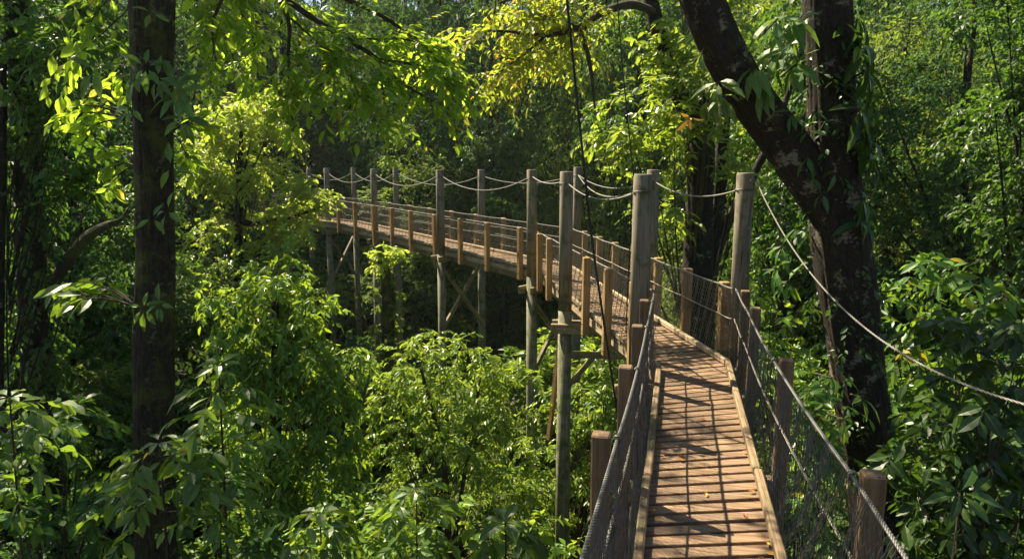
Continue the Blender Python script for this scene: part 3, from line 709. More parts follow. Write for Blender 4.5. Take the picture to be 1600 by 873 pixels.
# ------------------------------------------------------------------ the trees and plants that stand out
def px_path(pts, y=None):
    """[(u, v, r px[, y])] -> points and radii in metres"""
    P = []; r = []
    for q in pts:
        d = q[3] if len(q) > 3 else y
        P.append(at_y(q[0], q[1], d)); r.append(q[2] / F * d)
    P = np.array(P); r = np.array(r); n = len(P); tt = np.linspace(0, n - 1, (n - 1) * 8 + 1)
    k = np.arange(n); Q = np.stack([np.interp(tt, k, P[:, c]) for c in range(3)], 1); rr = np.interp(tt, k, r)
    for _ in range(10): Q[1:-1] = (Q[:-2] + 2 * Q[1:-1] + Q[2:]) / 4; rr[1:-1] = (rr[:-2] + 2 * rr[1:-1] + rr[2:]) / 4
    return Q, rr
def to_ground(Q, r, flare=1.25):
    gz = float(ground(Q[-1, 0], Q[-1, 1])) - .3; n = 8
    if Q[-1, 2] <= gz: return Q, r
    z = np.linspace(Q[-1, 2], gz, n + 1)[1:]; d = (Q[-1] - Q[-4])[:2] / max(.05, abs(Q[-1, 2] - Q[-4, 2])) * .4
    E = np.stack([Q[-1, 0] + d[0] * (Q[-1, 2] - z), Q[-1, 1] + 0 * z, z], 1)
    return np.concatenate([Q, E]), np.concatenate([r, r[-1] * np.linspace(1.02, flare, n)])
def lobes_px(lst, y):
    out = []
    for q in lst:
        d = q[4] if len(q) > 4 else y; c = at_y(q[0], q[1], d); ru = q[2] / F * d; rv = q[3] / F * d; out.append((c[0], c[1], c[2], ru, ru * .9, rv))
    return out
def hero(name, label, cat, y, lobes, mat, ll, lw, dens, clr, nt_, k, trunks=(), tmat='bark', seed=1, droop=.45, nl=24, lr=.05, foli="foliage", stem="stem", ground_trunk=True, dy=True, **kw):
    rng = np.random.default_rng(seed); L3 = lobes_px(lobes, y)
    if dy:   # spread the lobes in depth
        L3 = [(a, b + (rng.random() - .3) * c_ * 1.2, c, c_, d, e) for a, b, c, c_, d, e in L3]
    C, O = lobe_points(L3, dens, rng)
    cx = float(np.mean(C[:, 0])); gz = float(ground(cx, y)); base = (cx, y, gz)
    e = empty(name, base, label=label, cat=cat)
    g = G(); tw = G(); clumps(g, C, O, clr, nt_, k, ll, lw, rng, tw, droop=droop, **kw)
    root = None
    for tr in trunks:
        Q, r = px_path(tr, y)
        if ground_trunk: Q, r = to_ground(Q, r)
        tw.tube(Q, r, 9, True, .05, seed)
        if root is None: root = (Q[-1], Q[0])
    if root is None: root = (A3(*base), A3(cx, y, C[:, 2].max()))
    limbs(tw, root[0], root[1], C, lr, rng, nl, (.05, .97))
    o = g.obj(foli, M[mat], e); o.location = -A3(*base); o = tw.obj(stem, M[tmat], e, True); o.location = -A3(*base)
    return e, C
def whorl(g, c, ax, n, ln, w, rng, droop=.35, spread=1.0, hi=True):
    c = np.asarray(c, float); ax = norm(np.asarray(ax, float)); a = np.arange(n) / n * 6.28 + rng.random() * 6 + rng.normal(0, .15, n)
    s = norm(np.cross(ax, A3(.3, .2, 1) if abs(ax[2]) < .9 else A3(1, 0, 0))); t = np.cross(ax, s)
    d = (np.cos(a)[:, None] * s + np.sin(a)[:, None] * t) * spread + ax * (.25 + .3 * rng.random((n, 1))) - A3(0, 0, 1) * droop * rng.random((n, 1))
    l = ln * (.7 + .45 * rng.random(n))
    g.leaves(np.repeat(c[None], n, 0) + d * .03, d, ax + A3(0, 0, .5) + rng.normal(0, .15, (n, 3)), l, w * l / ln, .3, .2 + .4 * rng.random((n, 1)), hi)

# --- thick straight trunk at the left, with the backlit branch that hangs over the view
rng = np.random.default_rng(101)
Q, r = to_ground(*px_path([(232, -420, 30), (234, -200, 32), (236, -40, 33), (237, 60, 31), (239, 180, 29.5), (240, 300, 29), (242, 430, 30), (240, 560, 31), (241, 680, 32), (245, 800, 33), (247, 900, 36)], 7.6))
t1 = empty("forest_tree", Q[-1], label="thick straight dark trunk with pale lichen bands, backlit leafy branches overhead, at left", cat="tree"); B1 = -A3(*Q[-1])
g = G(); g.tube(Q, r * .95, 84, True, .04, 5, .012); o = g.obj("trunk", M['bark_left'], t1, True); o.location = B1
lm = G(); cr = G()
A_ = at_y(234, -230, 7.6)
arms = [[(405, -60, 7, 8.3), (440, -5, 5, 8.4), (490, 30, 4.2, 8.5), (540, 60, 3.6, 8.5), (592, 92, 3, 8.6), (625, 130, 2.2, 8.7), (680, 160, 1.2, 8.8)],
        [(405, -60, 5, 8.3), (455, 30, 3, 8.3), (450, 80, 2.5, 8.4), (452, 150, 1.2, 8.5)],
        [(400, -60, 5, 8.1), (520, -10, 3.5, 8.7), (590, 20, 3, 8.9), (650, 60, 2, 9.1), (690, 100, 1, 9.2)],
        [(380, -60, 4, 8.0), (350, -10, 3, 7.9), (330, 40, 2, 7.8), (335, 85, 1, 7.8)],
        [(592, 92, 2.5, 8.6), (598, 140, 1.6, 8.5), (604, 185, 1, 8.4)],
        [(540, 60, 2.5, 8.5), (520, 100, 1.8, 8.3), (500, 135, 1, 8.2)],
        [(592, 92, 2, 8.6), (640, 100, 1.6, 8.8), (672, 105, 1.2, 8.9), (695, 130, .8, 9)], [(540, 60, 2, 8.5), (590, 62, 1.6, 8.8), (640, 60, 1.2, 9.0), (668, 80, .8, 9.1)], [(455, 30, 2, 8.4), (500, 70, 1.6, 8.2), (545, 110, 1.2, 8.1), (560, 150, .8, 8.0)],
        [(405, -60, 4, 8.3), (370, 10, 3, 8.8), (400, 60, 2, 9.1), (395, 110, 1, 9.2)]]
P0, r0 = px_path([(234, -230, 16, 7.6), (300, -190, 12, 7.9), (360, -110, 10, 8.1), (405, -60, 7, 8.3)]); lm.tube(P0, r0, 9, True)
for a_ in arms:
    P, rr = px_path(a_); lm.tube(P, rr, 7, True, .05)
    n = len(P); m = 27 if a_ is not arms[3] else 16
    if a_ in (arms[4], arms[5]): m = 14
    ii = rng.integers(int(n * .12), n, m); d = norm(P[np.minimum(ii + 1, n - 1)] - P[np.maximum(ii - 1, 0)])
    D = norm(d * .6 + rng.normal(0, .75, (m, 3)) * A3(1, 1, .5) - A3(0, 0, .12)); sprays(cr, P[ii], D, .3 + .5 * rng.random(m), 12, .145, .031, droop=.12, twig=lm, twr=.004, rng=rng, jit=.24, hi=True, curl=.1, flat=.95)
    sprays(cr, P[-3:], norm(d[:3] * .1 + (P[-1] - P[-4]) + rng.normal(0, .1, (3, 3))), .5, 9, .165, .034, droop=.4, twig=lm, rng=rng, hi=True)
# leafy tufts beside the trunk
for (u, v, dx) in ((150, 60, -1), (170, 20, -1), (130, 120, -1), (190, 150, -1), (300, 60, 1), (350, 20, 1), (290, 10, 1), (330, 50, 1)):
    p = at_y(u, v - 40, 7.6 + rng.random() * 1.2); D = norm(A3(dx * .6, rng.normal() * .4, -.5) + rng.normal(0, .3, (5, 3)))
    sprays(cr, np.repeat(p[None], 5, 0), D, .35 + .3 * rng.random(5), 6, .21, .048, droop=.4, twig=lm, rng=rng, hi=True)
    a = A3(0, 0, 0) + [Q[:, 0][np.argmin(abs(Q[:, 2] - p[2] - .5))], 7.6, p[2] + .5]; lm.segs(a[None], p[None], np.array([.012, .006]), 5)
# canopy above the view: shades the trunk and throws dappled light
C, O = lobe_points([(-4.5, 8.5, 5.2, 2.4, 2.4, 1.0), (-2.2, 9.5, 5.6, 1.8, 2.0, .9), (-6.5, 7, 4.8, 2.0, 2.0, 1.1)], .8, rng)
clumps(cr, C, O, .8, 8, 9, .18, .045, rng, lm); limbs(lm, A3(-3.8, 7.6, 1), A3(-3.8, 7.6, 5.4), C, .1, rng, 18, (.2, 1))
o = cr.obj("crown", M['canopy'], t1); o.location = B1; o = lm.obj("limb", M['twig'], t1, True); o.location = B1
# vines on the trunk and sprays of big leaves growing from it
vine = empty("climbing_vine", at_y(240, 560, 7.35), label="thin vine with large leaves climbing the thick trunk at left", cat="vine"); B2 = -A3(*vine.location)
g = G()
for pts in ([(212, -40), (214, 40), (226, 75), (222, 130), (220, 200), (226, 270), (232, 330), (228, 420), (235, 480)], [(222, 230), (229, 260), (238, 290), (233, 350), (230, 420), (226, 480)], [(250, 480), (246, 560), (252, 640), (248, 760), (256, 860)]):
    P, rr = px_path([(a, b, 1.6, 7.36) for a, b in pts]); g.tube(P, .0065, 5)
o = g.obj("stem", M['bark_moss'], vine, True); o.location = B2
g = G()
for (u, v, n, ln) in ((228, 105, 6, .2), (247, 122, 7, .24), (275, 130, 6, .26), (212, 115, 5, .17), (225, 480, 6, .17), (250, 475, 6, .17), (236, 20, 3, .15), (238, 340, 3, .14), (262, 330, 4, .2), (205, 170, 5, .2), (280, 150, 7, .27), (285, 185, 6, .24), (150, 110, 5, .24), (268, 260, 3, .2)):
    g = G(); whorl(g, at_y(u, v, 7.2), A3(rng.normal() * .3, -1, .35), n, ln, ln * .19, rng, .9)
    o = g.obj("leaf_cluster", M['broad_lit'], vine); o.location = B2
def leafy_branch(label, u0, v0, y0, tips, ll, lw, mat, seed, k=9, nsp=3, cat="branch", L=.5, droop=.35, r=.014):
    """a branch from (u0,v0) with leaf sprays at the tips"""
    rg = np.random.default_rng(seed); p0 = at_y(u0, v0, y0); e = empty("leafy_branch", p0, label=label, cat=cat); f = G(); s = G()
    for (u, v, dy) in tips:
        q = at_y(u, v, y0 + dy); P = line(p0, q, 8, -.06); s.tube(P, np.linspace(r, r * .3, 8), 5)
        d = norm(q - p0); D = norm(d + rg.normal(0, .45, (nsp, 3)) * A3(1, 1, .5)); sprays(f, P[-2 - np.arange(nsp) % 3], D, L * (.7 + .5 * rg.random(nsp)), k, ll, lw, droop=droop, twig=s, rng=rg, hi=True, twr=.005)
    o = s.obj("stem", M['twig'], e, True); o.location = -p0; o = f.obj("leaves", M[mat], e); o.location = -p0; return e
leafy_branch("sunlit leaf spray reaching left from the thick trunk at mid height", 212, 480, 7.5, [(130, 440, .2), (110, 470, -.2), (165, 450, .5), (90, 455, .1)], .24, .055, 'broad_lit', 5, L=.32, k=7)
leafy_branch("backlit yellow leaf spray left of the thick trunk, upper part", 212, 190, 7.7, [(110, 165, .2), (90, 180, .5), (150, 165, .4), (130, 205, .1)], .18, .042, 'canopy', 6, L=.34, k=8)
leafy_branch("small backlit leaf spray right beside the thick trunk above its middle", 212, 262, 7.8, [(180, 265, .1), (175, 290, .2), (190, 240, .1)], .17, .04, 'canopy', 8, L=.25, k=6)
leafy_branch("small yellow green spray right of the thick trunk at mid height", 268, 545, 7.8, [(300, 550, .1), (285, 570, .2)], .12, .028, 'yellow', 9, L=.2, k=7, nsp=2)
leafy_branch("backlit yellow leaf spray right of the thick trunk near its top", 265, 210, 7.8, [(300, 200, .2), (290, 240, .1), (325, 185, .4)], .2, .045, 'canopy', 10, L=.3, k=7)

# --- ivy clad trunk at the far left with a mossy bough
Q, r = to_ground(*px_path([(20, -120, 14), (28, 60, 16), (36, 200, 18), (42, 300, 20), (46, 400, 20), (54, 520, 22), (64, 640, 25), (75, 800, 30)], 12))
t2 = empty("forest_tree", Q[-1], label="dark ivy clad trunk near the left edge with a curved mossy bough", cat="tree"); B = -A3(*Q[-1])
g = G(); g.tube(Q, r, 18, True, .08, 9); o = g.obj("trunk", M['bark'], t2, True); o.location = B
g = G(); P, rr = px_path([(55, 500, 10, 12), (85, 437, 9, 12), (113, 395, 9, 12.2), (140, 365, 8, 12.5), (165, 352, 6, 13), (190, 345, 3, 13.2), (200, 325, 1.5, 13.4)]); g.tube(P, rr, 12, True, .1, 3)
o = g.obj("bough", M['bark_moss'], t2, True); o.location = B
g = G(); tw = G(); m = 620; ii = rng.integers(0, len(Q), m); a = rng.random(m) * 6.28; S = Q[ii] + np.stack([np.cos(a), np.sin(a), 0 * a], 1) * r[ii][:, None]
sprays(g, S, np.stack([np.cos(a), np.sin(a) - .3, -.2 + 0 * a], 1), .34, 7, .14, .04, droop=.7, rng=rng)
o = g.obj("ivy", M['mid'], t2); o.location = B

cr = G(); lm = G(); C, O = lobe_points([(-8.5, 11.5, 6.2, 3.0, 2.6, 1.2), (-6.2, 9.2, 6.4, 2.0, 1.8, 1.0), (-11, 10, 6, 2.4, 2.4, 1.2), (-8.5, 15, 6.8, 2.6, 2.0, 1.1), (-5.2, 12.2, 7.2, 1.8, 1.6, .9)], .6, rng)  # unseen crown overhead, added to dapple the left foreground with shade
clumps(cr, C, O, .85, 8, 9, .2, .055, rng, lm); limbs(lm, A3(-8.5, 12, 1), A3(-8.5, 12, 6.5), C, .12, rng, 26, (.2, 1))
o = cr.obj("crown", M['mid'], t2); o.location = B; o = lm.obj("limb", M['bark'], t2, True); o.location = B

# --- the big forked tree at the right
Q, r = to_ground(*px_path([(1285, -380, 30), (1290, -150, 34), (1292, 0, 36), (1294, 120, 35), (1298, 220, 40), (1302, 310, 43), (1318, 420, 44), (1333, 520, 42), (1350, 630, 42), (1368, 750, 46), (1386, 880, 52)], 8.3), flare=1.4)
t3 = empty("forest_tree", Q[-1], label="massive dark forked trunk with pale bark patches right of the walkway", cat="tree"); B3 = -A3(*Q[-1])
g = G(); g.tube(Q, r * .95, 96, True, .055, 21, .011)
P, rr = px_path([(1040, -330, 26, 8.1), (1062, -130, 30, 8.1), (1088, -20, 33, 8.15), (1125, 70, 33, 8.2), (1172, 150, 33, 8.25), (1222, 215, 34, 8.3), (1262, 268, 36, 8.3), (1300, 340, 32, 8.3)]); g.tube(P, rr * .95, 84, True, .055, 22, .011)
o = g.obj("trunk", M['bark_big'], t3, True); o.location = B3
cr = G(); lm = G(); C, O = lobe_points([(4.2, 9, 5.4, 2.6, 2.4, 1.2), (6.8, 8.2, 5.0, 2.4, 2.2, 1.2), (1.2, 7.8, 6.6, 1.5, 1.5, .9), (6.5, 11.5, 5.6, 2.4, 2.2, 1.3), (9, 9.5, 4.8, 2.2, 2.2, 1.3), (3.4, 12.2, 6.6, 2.2, 1.8, 1.0)], .8, rng)  # crown above the view, added to shade the trunk and right bank
clumps(cr, C, O, .8, 8, 9, .2, .05, rng, lm); limbs(lm, A3(3.7, 8.3, 1), A3(3.6, 8.3, 6.2), C, .12, rng, 26, (.3, 1))
o = cr.obj("crown", M['mid'], t3); o.location = B3; o = lm.obj("limb", M['bark'], t3, True); o.location = B3
g = G(); m = 150; ii = rng.integers(int(len(Q) * .2), int(len(Q) * .85), m); a = rng.random(m) * 6.28; S = Q[ii] + np.stack([np.cos(a), np.sin(a), 0 * a], 1) * r[ii][:, None] * .93
sprays(g, S, np.stack([np.cos(a), np.sin(a) * .6, -.5 + .3 * rng.random(m)], 1), .22, 5, .10, .026, droop=.5, rng=rng, hi=True)
o = g.obj("ivy", M['broad'], t3); o.location = B3
# tufts of long strap leaves growing on it
EP = [("clump of long leaves at the bend of the forked tree's left limb", 1180, 110, [(1178, 105, 9, .34), (1196, 128, 8, .36)]),
      ("hanging leaf clump, one leaf yellow, below the forked tree's left limb", 1125, 140, [(1122, 128, 8, .36), (1130, 150, 6, .3), (1100, 78, 2, .3)]),
      ("large leaf clump high on the right side of the forked trunk", 1340, 60, [(1338, 20, 8, .42), (1345, 70, 9, .45), (1352, 110, 7, .4)]),
      ("leaf clump between the two limbs of the forked tree", 1235, 60, [(1240, 30, 8, .4), (1225, 75, 9, .38), (1245, 100, 7, .34), (1215, 30, 6, .36)]),
      ("drooping leaf clump on the right side of the forked trunk at fork height", 1350, 190, [(1345, 170, 9, .42), (1352, 215, 8, .45), (1362, 245, 7, .42)]),
      ("lowest drooping leaf clump on the right side of the forked trunk", 1350, 320, [(1346, 310, 7, .4), (1350, 345, 5, .36)]),
      ("leaf clump on the forked trunk's left flank low down", 1305, 600, [(1300, 590, 8, .3), (1318, 655, 7, .26), (1345, 620, 6, .28)]),
      ("thin vine leaves hanging on the dark fork of the big trunk", 1255, 190, [(1240, 175, 4, .2), (1262, 205, 3, .22), (1272, 175, 4, .17), (1262, 245, 3, .26), (1290, 190, 3, .2), (1305, 268, 3, .2), (1285, 300, 3, .2)]),
      ("leaf clump under the guide rope beside the forked trunk", 1215, 390, [(1222, 385, 7, .26), (1232, 440, 7, .24), (1215, 420, 5, .24)])]
for lab, u, v, ws in EP:
    p = at_y(u, v, 7.9); e = empty("epiphyte", p, label=lab, cat="plant"); g = G(); rt = G()
    for (a, b, n, ln) in ws:
        rt = G()
        c = at_y(a, b, 7.75 if "vine" in lab else 7.85); whorl(g, c, A3((.7 if a > 1290 else -.7) + rng.normal() * .3, -.35, .6), n, ln, ln * .15, rng, 1.5, .75)
        rt.tube(line(c, c + A3(0, .45 if "vine" not in lab else .1, -.08), 4), .012, 5)
        rt.obj("stem", M['twig'], e, True).location = -p
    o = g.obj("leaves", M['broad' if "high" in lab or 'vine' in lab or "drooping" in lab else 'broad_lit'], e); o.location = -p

# --- twin dark trunks behind the nearest tall poles with the golden top branch
Q, r = to_ground(*px_path([(1088, 140, 16), (1092, 190, 19), (1095, 260, 22), (1090, 350, 22), (1088, 440, 24), (1085, 600, 25)], 16))
t4 = empty("forest_tree", Q[-1], label="dark double trunk behind the nearest tall poles with golden leaved upper branch", cat="tree"); B = -A3(*Q[-1])
g = G(); g.tube(Q, r, 16, True, .07, 31)
P, rr = px_path([(1005, -80, 10), (1015, 0, 11), (1032, 70, 12), (1050, 130, 13), (1088, 190, 14)], 16); g.tube(P, rr, 12, True, .07, 32)
P, rr = to_ground(*px_path([(1140, 60, 6), (1133, 170, 9), (1128, 260, 10), (1118, 350, 12), (1105, 440, 13), (1100, 600, 14)], 16.3)); g.tube(P, rr, 12, True, .07, 33)
P, rr = px_path([(1240, 120, 4), (1210, 210, 5), (1170, 285, 7), (1135, 350, 8), (1110, 430, 8)], 16.3); g.tube(P, rr, 10, True, .07, 34)
o = g.obj("trunk", M['bark'], t4, True); o.location = B
lm = G(); cr = G(); rg = np.random.default_rng(44)
for a_ in ([(1022, 20, 7, 16), (985, 4, 6.5, 15), (940, 18, 6, 14), (905, 45, 5, 13.5), (850, 58, 3.5, 13), (795, 48, 2.5, 12.8), (742, 50, 1.2, 12.6)],
           [(1000, -60, 6, 15.5), (930, -40, 4, 14), (850, -20, 3, 13.3), (780, 5, 2, 13)],
           [(905, 45, 4, 13.5), (922, 95, 3.5, 13.4), (930, 170, 1.5, 13.4)], [(850, 58, 2.5, 13), (820, 85, 1.8, 12.9), (770, 120, 1, 12.7)], [(905, 45, 3, 13.5), (860, 25, 2, 13.2), (820, 20, 1, 13)], [(940, 18, 3, 14), (890, 70, 2, 13.6), (850, 90, 1, 13.4)]):
    P, rr = px_path(a_); lm.tube(P, rr, 7, True, .08)
    if a_[1][0] == 922: continue
    n = len(P); m = 46; ii = rg.integers(int(n * .25), n, m); d = norm(P[np.minimum(ii + 1, n - 1)] - P[np.maximum(ii - 1, 0)])
    sprays(cr, P[ii], norm(d * .5 + rg.normal(0, .8, (m, 3)) * A3(1, 1, .8) - A3(0, 0, .05)), .4 + .6 * rg.random(m), 10, .15, .036, droop=.35, twig=lm, rng=rg)
o = lm.obj("limb", M['twig'], t4, True); o.location = B; o = cr.obj("crown", M['gold'], t4); o.location = B
g = G(); tw = G(); C, O = lobe_points(lobes_px([(1060, 150, 50, 40), (1010, 190, 60, 45), (1120, 230, 50, 60), (960, 200, 40, 20), (1050, 330, 40, 50), (1010, 260, 45, 40), (1000, 110, 45, 40), (1130, 110, 50, 50), (1100, 40, 60, 50)], 15.2), 1.5, rg)
clumps(g, C, O, .6, 8, 8, .2, .05, rg, tw); limbs(tw, Q[-1], Q[0], C, .1, rg, 24, (.5, 1)); o = g.obj("foliage", M['bright'], t4); o.location = B; o = tw.obj("twigs", M['twig'], t4); o.location = B
g = G(); whorl(g, at_y(1078, 182, 13.8), A3(0, -.5, -1), 5, .32, .05, rg, .9); o = g.obj("dead_leaf", M['dead'], t4); o.location = B; tag(o, "orange withered leaf bunch")

# --- vine wrapped dead trunk standing below the walkway
hero("vine_trunk", "vine wrapped dead trunk with a lime green tuft standing below the walkway", "tree", 18.5, [(602, 392, 22, 15), (590, 410, 12, 12), (618, 405, 12, 12)], 'yellow', .16, .036, 6, .3, 7, 8,
     [[(592, 385, 5), (600, 410, 7), (604, 460, 9), (606, 520, 11), (608, 610, 13)]], 'bark_moss', 51)
e, _ = hero("climbing_vine", "thin leaved vine wrapped around the dead trunk below the walkway", "vine", 18.4, [(606, 470, 14, 40), (600, 540, 24, 40), (622, 560, 20, 40), (592, 470, 12, 30), (585, 590, 24, 30)], 'far_pale', .12, .028, 4, .25, 6, 8, [], 'twig', 52)

# --- yellow green tree before the walkway's far end
hero("forest_tree", "sunlit yellow green tree reaching in front of the walkway's far end", "tree", 22, [(385, 195, 50, 34), (335, 222, 36, 26), (425, 215, 34, 24), (360, 262, 52, 26), (415, 275, 40, 22), (325, 290, 30, 22), (395, 165, 26, 16), (345, 190, 34, 26),
     (460, 300, 34, 16), (488, 322, 34, 15), (440, 340, 34, 12), (472, 352, 30, 12), (395, 350, 36, 16), (350, 370, 34, 18), (410, 395, 28, 12)],
     'yellow', .15, .04, 3.8, .5, 9, 9, [[(378, 180, 2), (376, 240, 4), (374, 320, 6), (372, 420, 7), (372, 520, 9)], [(510, 320, 1.5), (470, 335, 3), (430, 345, 4), (395, 352, 5), (376, 345, 5)][::1]], 'bark', 61, ground_trunk=False, lr=.09, foli="crown", stem="trunk")
hero("forest_shrub", "bright shrub at the foot of the yellow green tree", "shrub", 20, [(440, 372, 30, 20), (400, 420, 40, 26), (460, 400, 20, 14), (350, 440, 40, 30), (300, 400, 40, 40)], 'bright', .15, .035, 2.6, .5, 7, 8, [], 'twig', 62)
hero('forest_tree', 'mid green leafy tree veiling the upper part of the ivy clad trunk', 'tree', 11, [(20, 120, 60, 50), (85, 200, 50, 40), (20, 240, 40, 34), (120, 70, 60, 40), (70, 20, 60, 40), (150, 250, 36, 24), (100, 300, 30, 20)], 'mid', .16, .042, 2.6, .5, 8, 8, [[(5, 100, 5), (0, 300, 8), (-5, 600, 10)]], 'bark', 63, foli='crown', stem='trunk')

# --- the big leafy mass left of centre
hero("leafy_column", "tall mass of drooping bright leaves left of centre, draped to the ground", "tree", 12, [(430, 445, 51, 34), (390, 480, 42, 40), (475, 495, 45, 40), (430, 540, 68, 60), (498, 570, 42, 60), (376, 570, 40, 70), (511, 660, 37, 60), (439, 650, 72, 80), (385, 700, 51, 80), (493, 760, 51, 80), (421, 800, 68, 80), (536, 560, 22, 30), (358, 470, 17, 20), (493, 700, 51, 90)],
     'column', .16, .034, 3.8, .45, 9, 8, [[(430, 470, 5), (432, 600, 9), (428, 760, 12), (430, 880, 14)]], 'bark', 71, droop=.7, foli="crown", stem="trunk")
# --- the lacy light shrub under the walkway
hero("lacy_shrub", "light green feathery small tree with thin dark stems in the centre below the walkway", "tree", 13, [(700, 545, 52, 30), (650, 575, 42, 30), (752, 575, 46, 26), (800, 600, 34, 22), (630, 620, 46, 30), (700, 620, 70, 34), (775, 640, 50, 30), (640, 690, 52, 36), (720, 690, 60, 40),
     (790, 710, 44, 34), (600, 660, 36, 34), (690, 760, 66, 34), (770, 780, 50, 34)],
     'bright', .125, .026, 3.2, .45, 9, 10, [[(655, 560, 2), (668, 620, 3), (690, 690, 4), (700, 780, 5), (700, 880, 6)], [(750, 590, 2), (738, 680, 3), (722, 760, 4), (708, 860, 5)], [(620, 620, 2), (650, 700, 3), (680, 780, 4), (695, 870, 5)]], 'twig', 81, droop=.55, lr=.05, foli="crown", stem="stems")
hero("forest_shrub", "bright bush behind the tall pole legs right of the feathery tree", "shrub", 15.6, [(850, 700, 40, 40), (905, 720, 44, 40), (850, 780, 50, 40), (925, 650, 40, 36), (940, 780, 40, 40)], 'bright', .14, .032, 2.8, .42, 8, 9, [], 'twig', 82)
hero("forest_shrub", "fresh leaved bush beyond the first left rail post", "shrub", 15, [(930, 590, 50, 30), (990, 640, 30, 40), (900, 640, 40, 30), (955, 550, 36, 20)], 'bright', .16, .042, 2.4, .5, 7, 8, [], 'twig', 83)

# --- foreground plants
def sapling(label, u, v0, v1, y, tiers, mat, ll, lw, seed, L=.45):
    rg = np.random.default_rng(seed); top = at_y(u, v0, y); bx = at_y(u, v1, y); gz = float(ground(bx[0], y)); base = A3(bx[0], y, gz); e = empty("sapling", base, label=label, cat="sapling")
    s = G(); f = G(); P = line(top, base, 10); s.tube(P, np.linspace(.007, .02, 10), 7)
    for v, n, k in tiers:
        c = at_y(u, v, y); a = np.arange(n) / n * 6.28 + rg.random() * 6; D = np.stack([np.cos(a), np.sin(a) * .8, .25 + .2 * rg.random(n)], 1)
        sprays(f, np.repeat(c[None], n, 0), D, L * (.6 + .6 * rg.random(n)), k, ll, lw, droop=.45, twig=s, rng=rg, hi=True, twr=.004, t0=.35, spread=.8)
    whorl(f, top, A3(0, -.2, 1), 6, ll * .9, lw, rg, .4)
    o = s.obj("stem", M['twig'], e, True); o.location = -base; o = f.obj("leaves", M[mat], e); o.location = -base
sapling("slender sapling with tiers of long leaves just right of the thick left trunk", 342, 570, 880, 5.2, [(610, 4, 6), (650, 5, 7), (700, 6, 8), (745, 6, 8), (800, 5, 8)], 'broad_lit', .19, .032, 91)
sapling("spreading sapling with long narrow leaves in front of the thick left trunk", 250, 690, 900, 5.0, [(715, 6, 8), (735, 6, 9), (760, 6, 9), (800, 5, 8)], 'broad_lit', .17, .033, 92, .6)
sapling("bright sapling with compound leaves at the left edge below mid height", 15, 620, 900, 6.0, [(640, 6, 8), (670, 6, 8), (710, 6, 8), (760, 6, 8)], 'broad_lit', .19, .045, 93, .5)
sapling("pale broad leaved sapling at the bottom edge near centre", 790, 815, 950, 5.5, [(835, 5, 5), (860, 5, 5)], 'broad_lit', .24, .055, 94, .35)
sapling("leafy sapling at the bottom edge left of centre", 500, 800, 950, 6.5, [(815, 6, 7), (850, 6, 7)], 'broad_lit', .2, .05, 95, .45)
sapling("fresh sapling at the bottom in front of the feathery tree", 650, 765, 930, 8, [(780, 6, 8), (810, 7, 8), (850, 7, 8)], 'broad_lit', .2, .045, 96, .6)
hero("forest_shrub", "dark leafy bush at the bottom left corner", "shrub", 7.5, [(60, 740, 70, 50), (140, 700, 60, 40), (40, 840, 80, 60), (160, 800, 70, 60), (100, 660, 60, 26)], 'mid', .17, .05, 3, .42, 7, 7, [], 'twig', 97, hi=True)
hero("forest_shrub", "dark bush with rounded leaves between thick left trunk and leafy mass", "shrub", 8.5, [(300, 760, 50, 40), (340, 830, 60, 50), (290, 860, 50, 40), (400, 860, 60, 40)], 'mid', .17, .05, 3, .42, 7, 7, [], 'twig', 98, hi=True)
hero("forest_shrub", "leafy bush along the bottom edge right of the leafy mass", "shrub", 9, [(560, 830, 60, 40), (480, 860, 60, 30), (620, 870, 60, 30), (700, 860, 60, 30), (850, 870, 60, 26)], 'bright', .16, .04, 3, .42, 7, 7, [], 'twig', 99, hi=True)
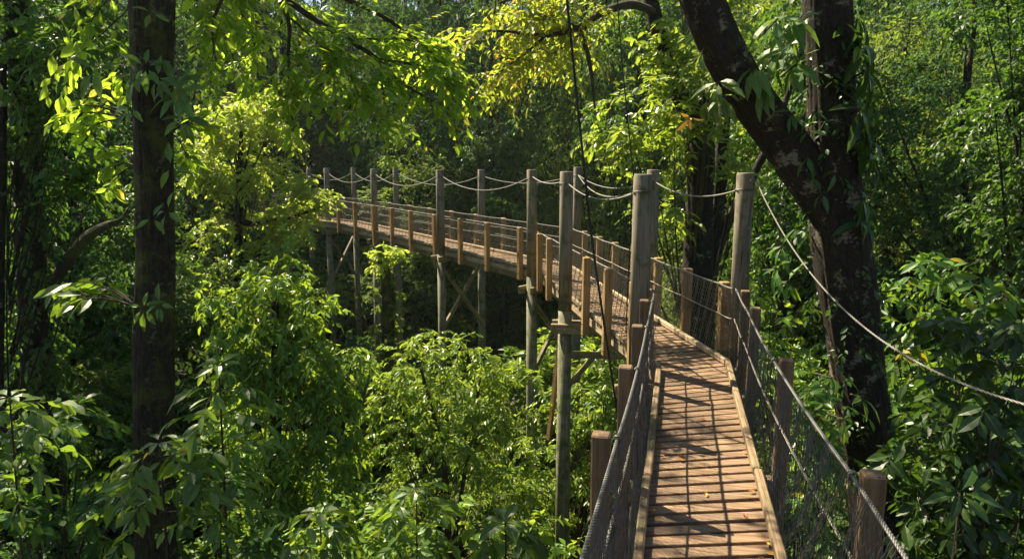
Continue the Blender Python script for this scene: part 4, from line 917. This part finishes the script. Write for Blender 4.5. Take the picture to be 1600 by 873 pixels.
hero("large_leaf_bush", "tall bush of big dark glossy leaves on the right bank, nearest the camera", "shrub", 6.3, [(1570, 520, 80, 60), (1500, 600, 80, 70), (1590, 660, 80, 70), (1480, 720, 60, 60), (1570, 780, 90, 70), (1470, 840, 60, 60), (1550, 880, 80, 50)], 'broad', .21, .048, 3.2, .46, 7, 7, [], 'twig', 103, hi=True, droop=.6)
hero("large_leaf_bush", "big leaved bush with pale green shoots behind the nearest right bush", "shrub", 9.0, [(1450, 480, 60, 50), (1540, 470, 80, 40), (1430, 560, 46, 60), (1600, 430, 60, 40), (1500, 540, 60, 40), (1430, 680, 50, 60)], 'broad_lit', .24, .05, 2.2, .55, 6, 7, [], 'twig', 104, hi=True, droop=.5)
hero("fern_bush", "bright feathery leaves pushing up beside the right rail net", "shrub", 6.0, [(1270, 640, 30, 30), (1290, 720, 26, 30), (1250, 760, 26, 40), (1275, 830, 34, 40)], 'broad_lit', .12, .026, 5, .3, 7, 9, [], 'twig', 105, hi=True)
hero("forest_shrub", "green bush behind the right tall pole and the wire net", "shrub", 10.5, [(1230, 540, 46, 50), (1190, 460, 30, 30), (1250, 640, 40, 60), (1210, 600, 50, 50)], 'bright', .16, .038, 2.6, .45, 7, 8, [], 'twig', 106)
whl = at_y(1500, 770, 5.2); e = empty("sapling", A3(whl[0], whl[1], float(ground(whl[0], whl[1]))), label="star of five large dark leaves low at the right, before the glossy bush", cat="sapling"); g = G(); whorl(g, whl, A3(-.1, -.7, .7), 6, .27, .05, rng, .4); o = g.obj("leaves", M['broad'], e); o.location = -A3(*e.location)
g = G(); g.tube(line(whl, A3(*e.location), 6), .007, 5); o = g.obj("stem", M['twig'], e, True); o.location = -A3(*e.location)

# thin humid forest air
hz = G(); hz.box(A3(0, 120, 5), np.eye(3), (215, 178, 42)); ho = hz.obj("haze", M['bolt']); tag(ho, "faint humid haze hanging between the trees", None, kind='stuff')
m, nt, out = newmat("humid air"); pv = nd(nt, "ShaderNodeVolumePrincipled"); pv.inputs['Color'].default_value = (.80, .95, .88, 1); pv.inputs['Density'].default_value = .00026
pv.inputs['Anisotropy'].default_value = .3; nt.links.new(pv.outputs[0], out.inputs['Volume']); ho.data.materials.clear(); ho.data.materials.append(m)
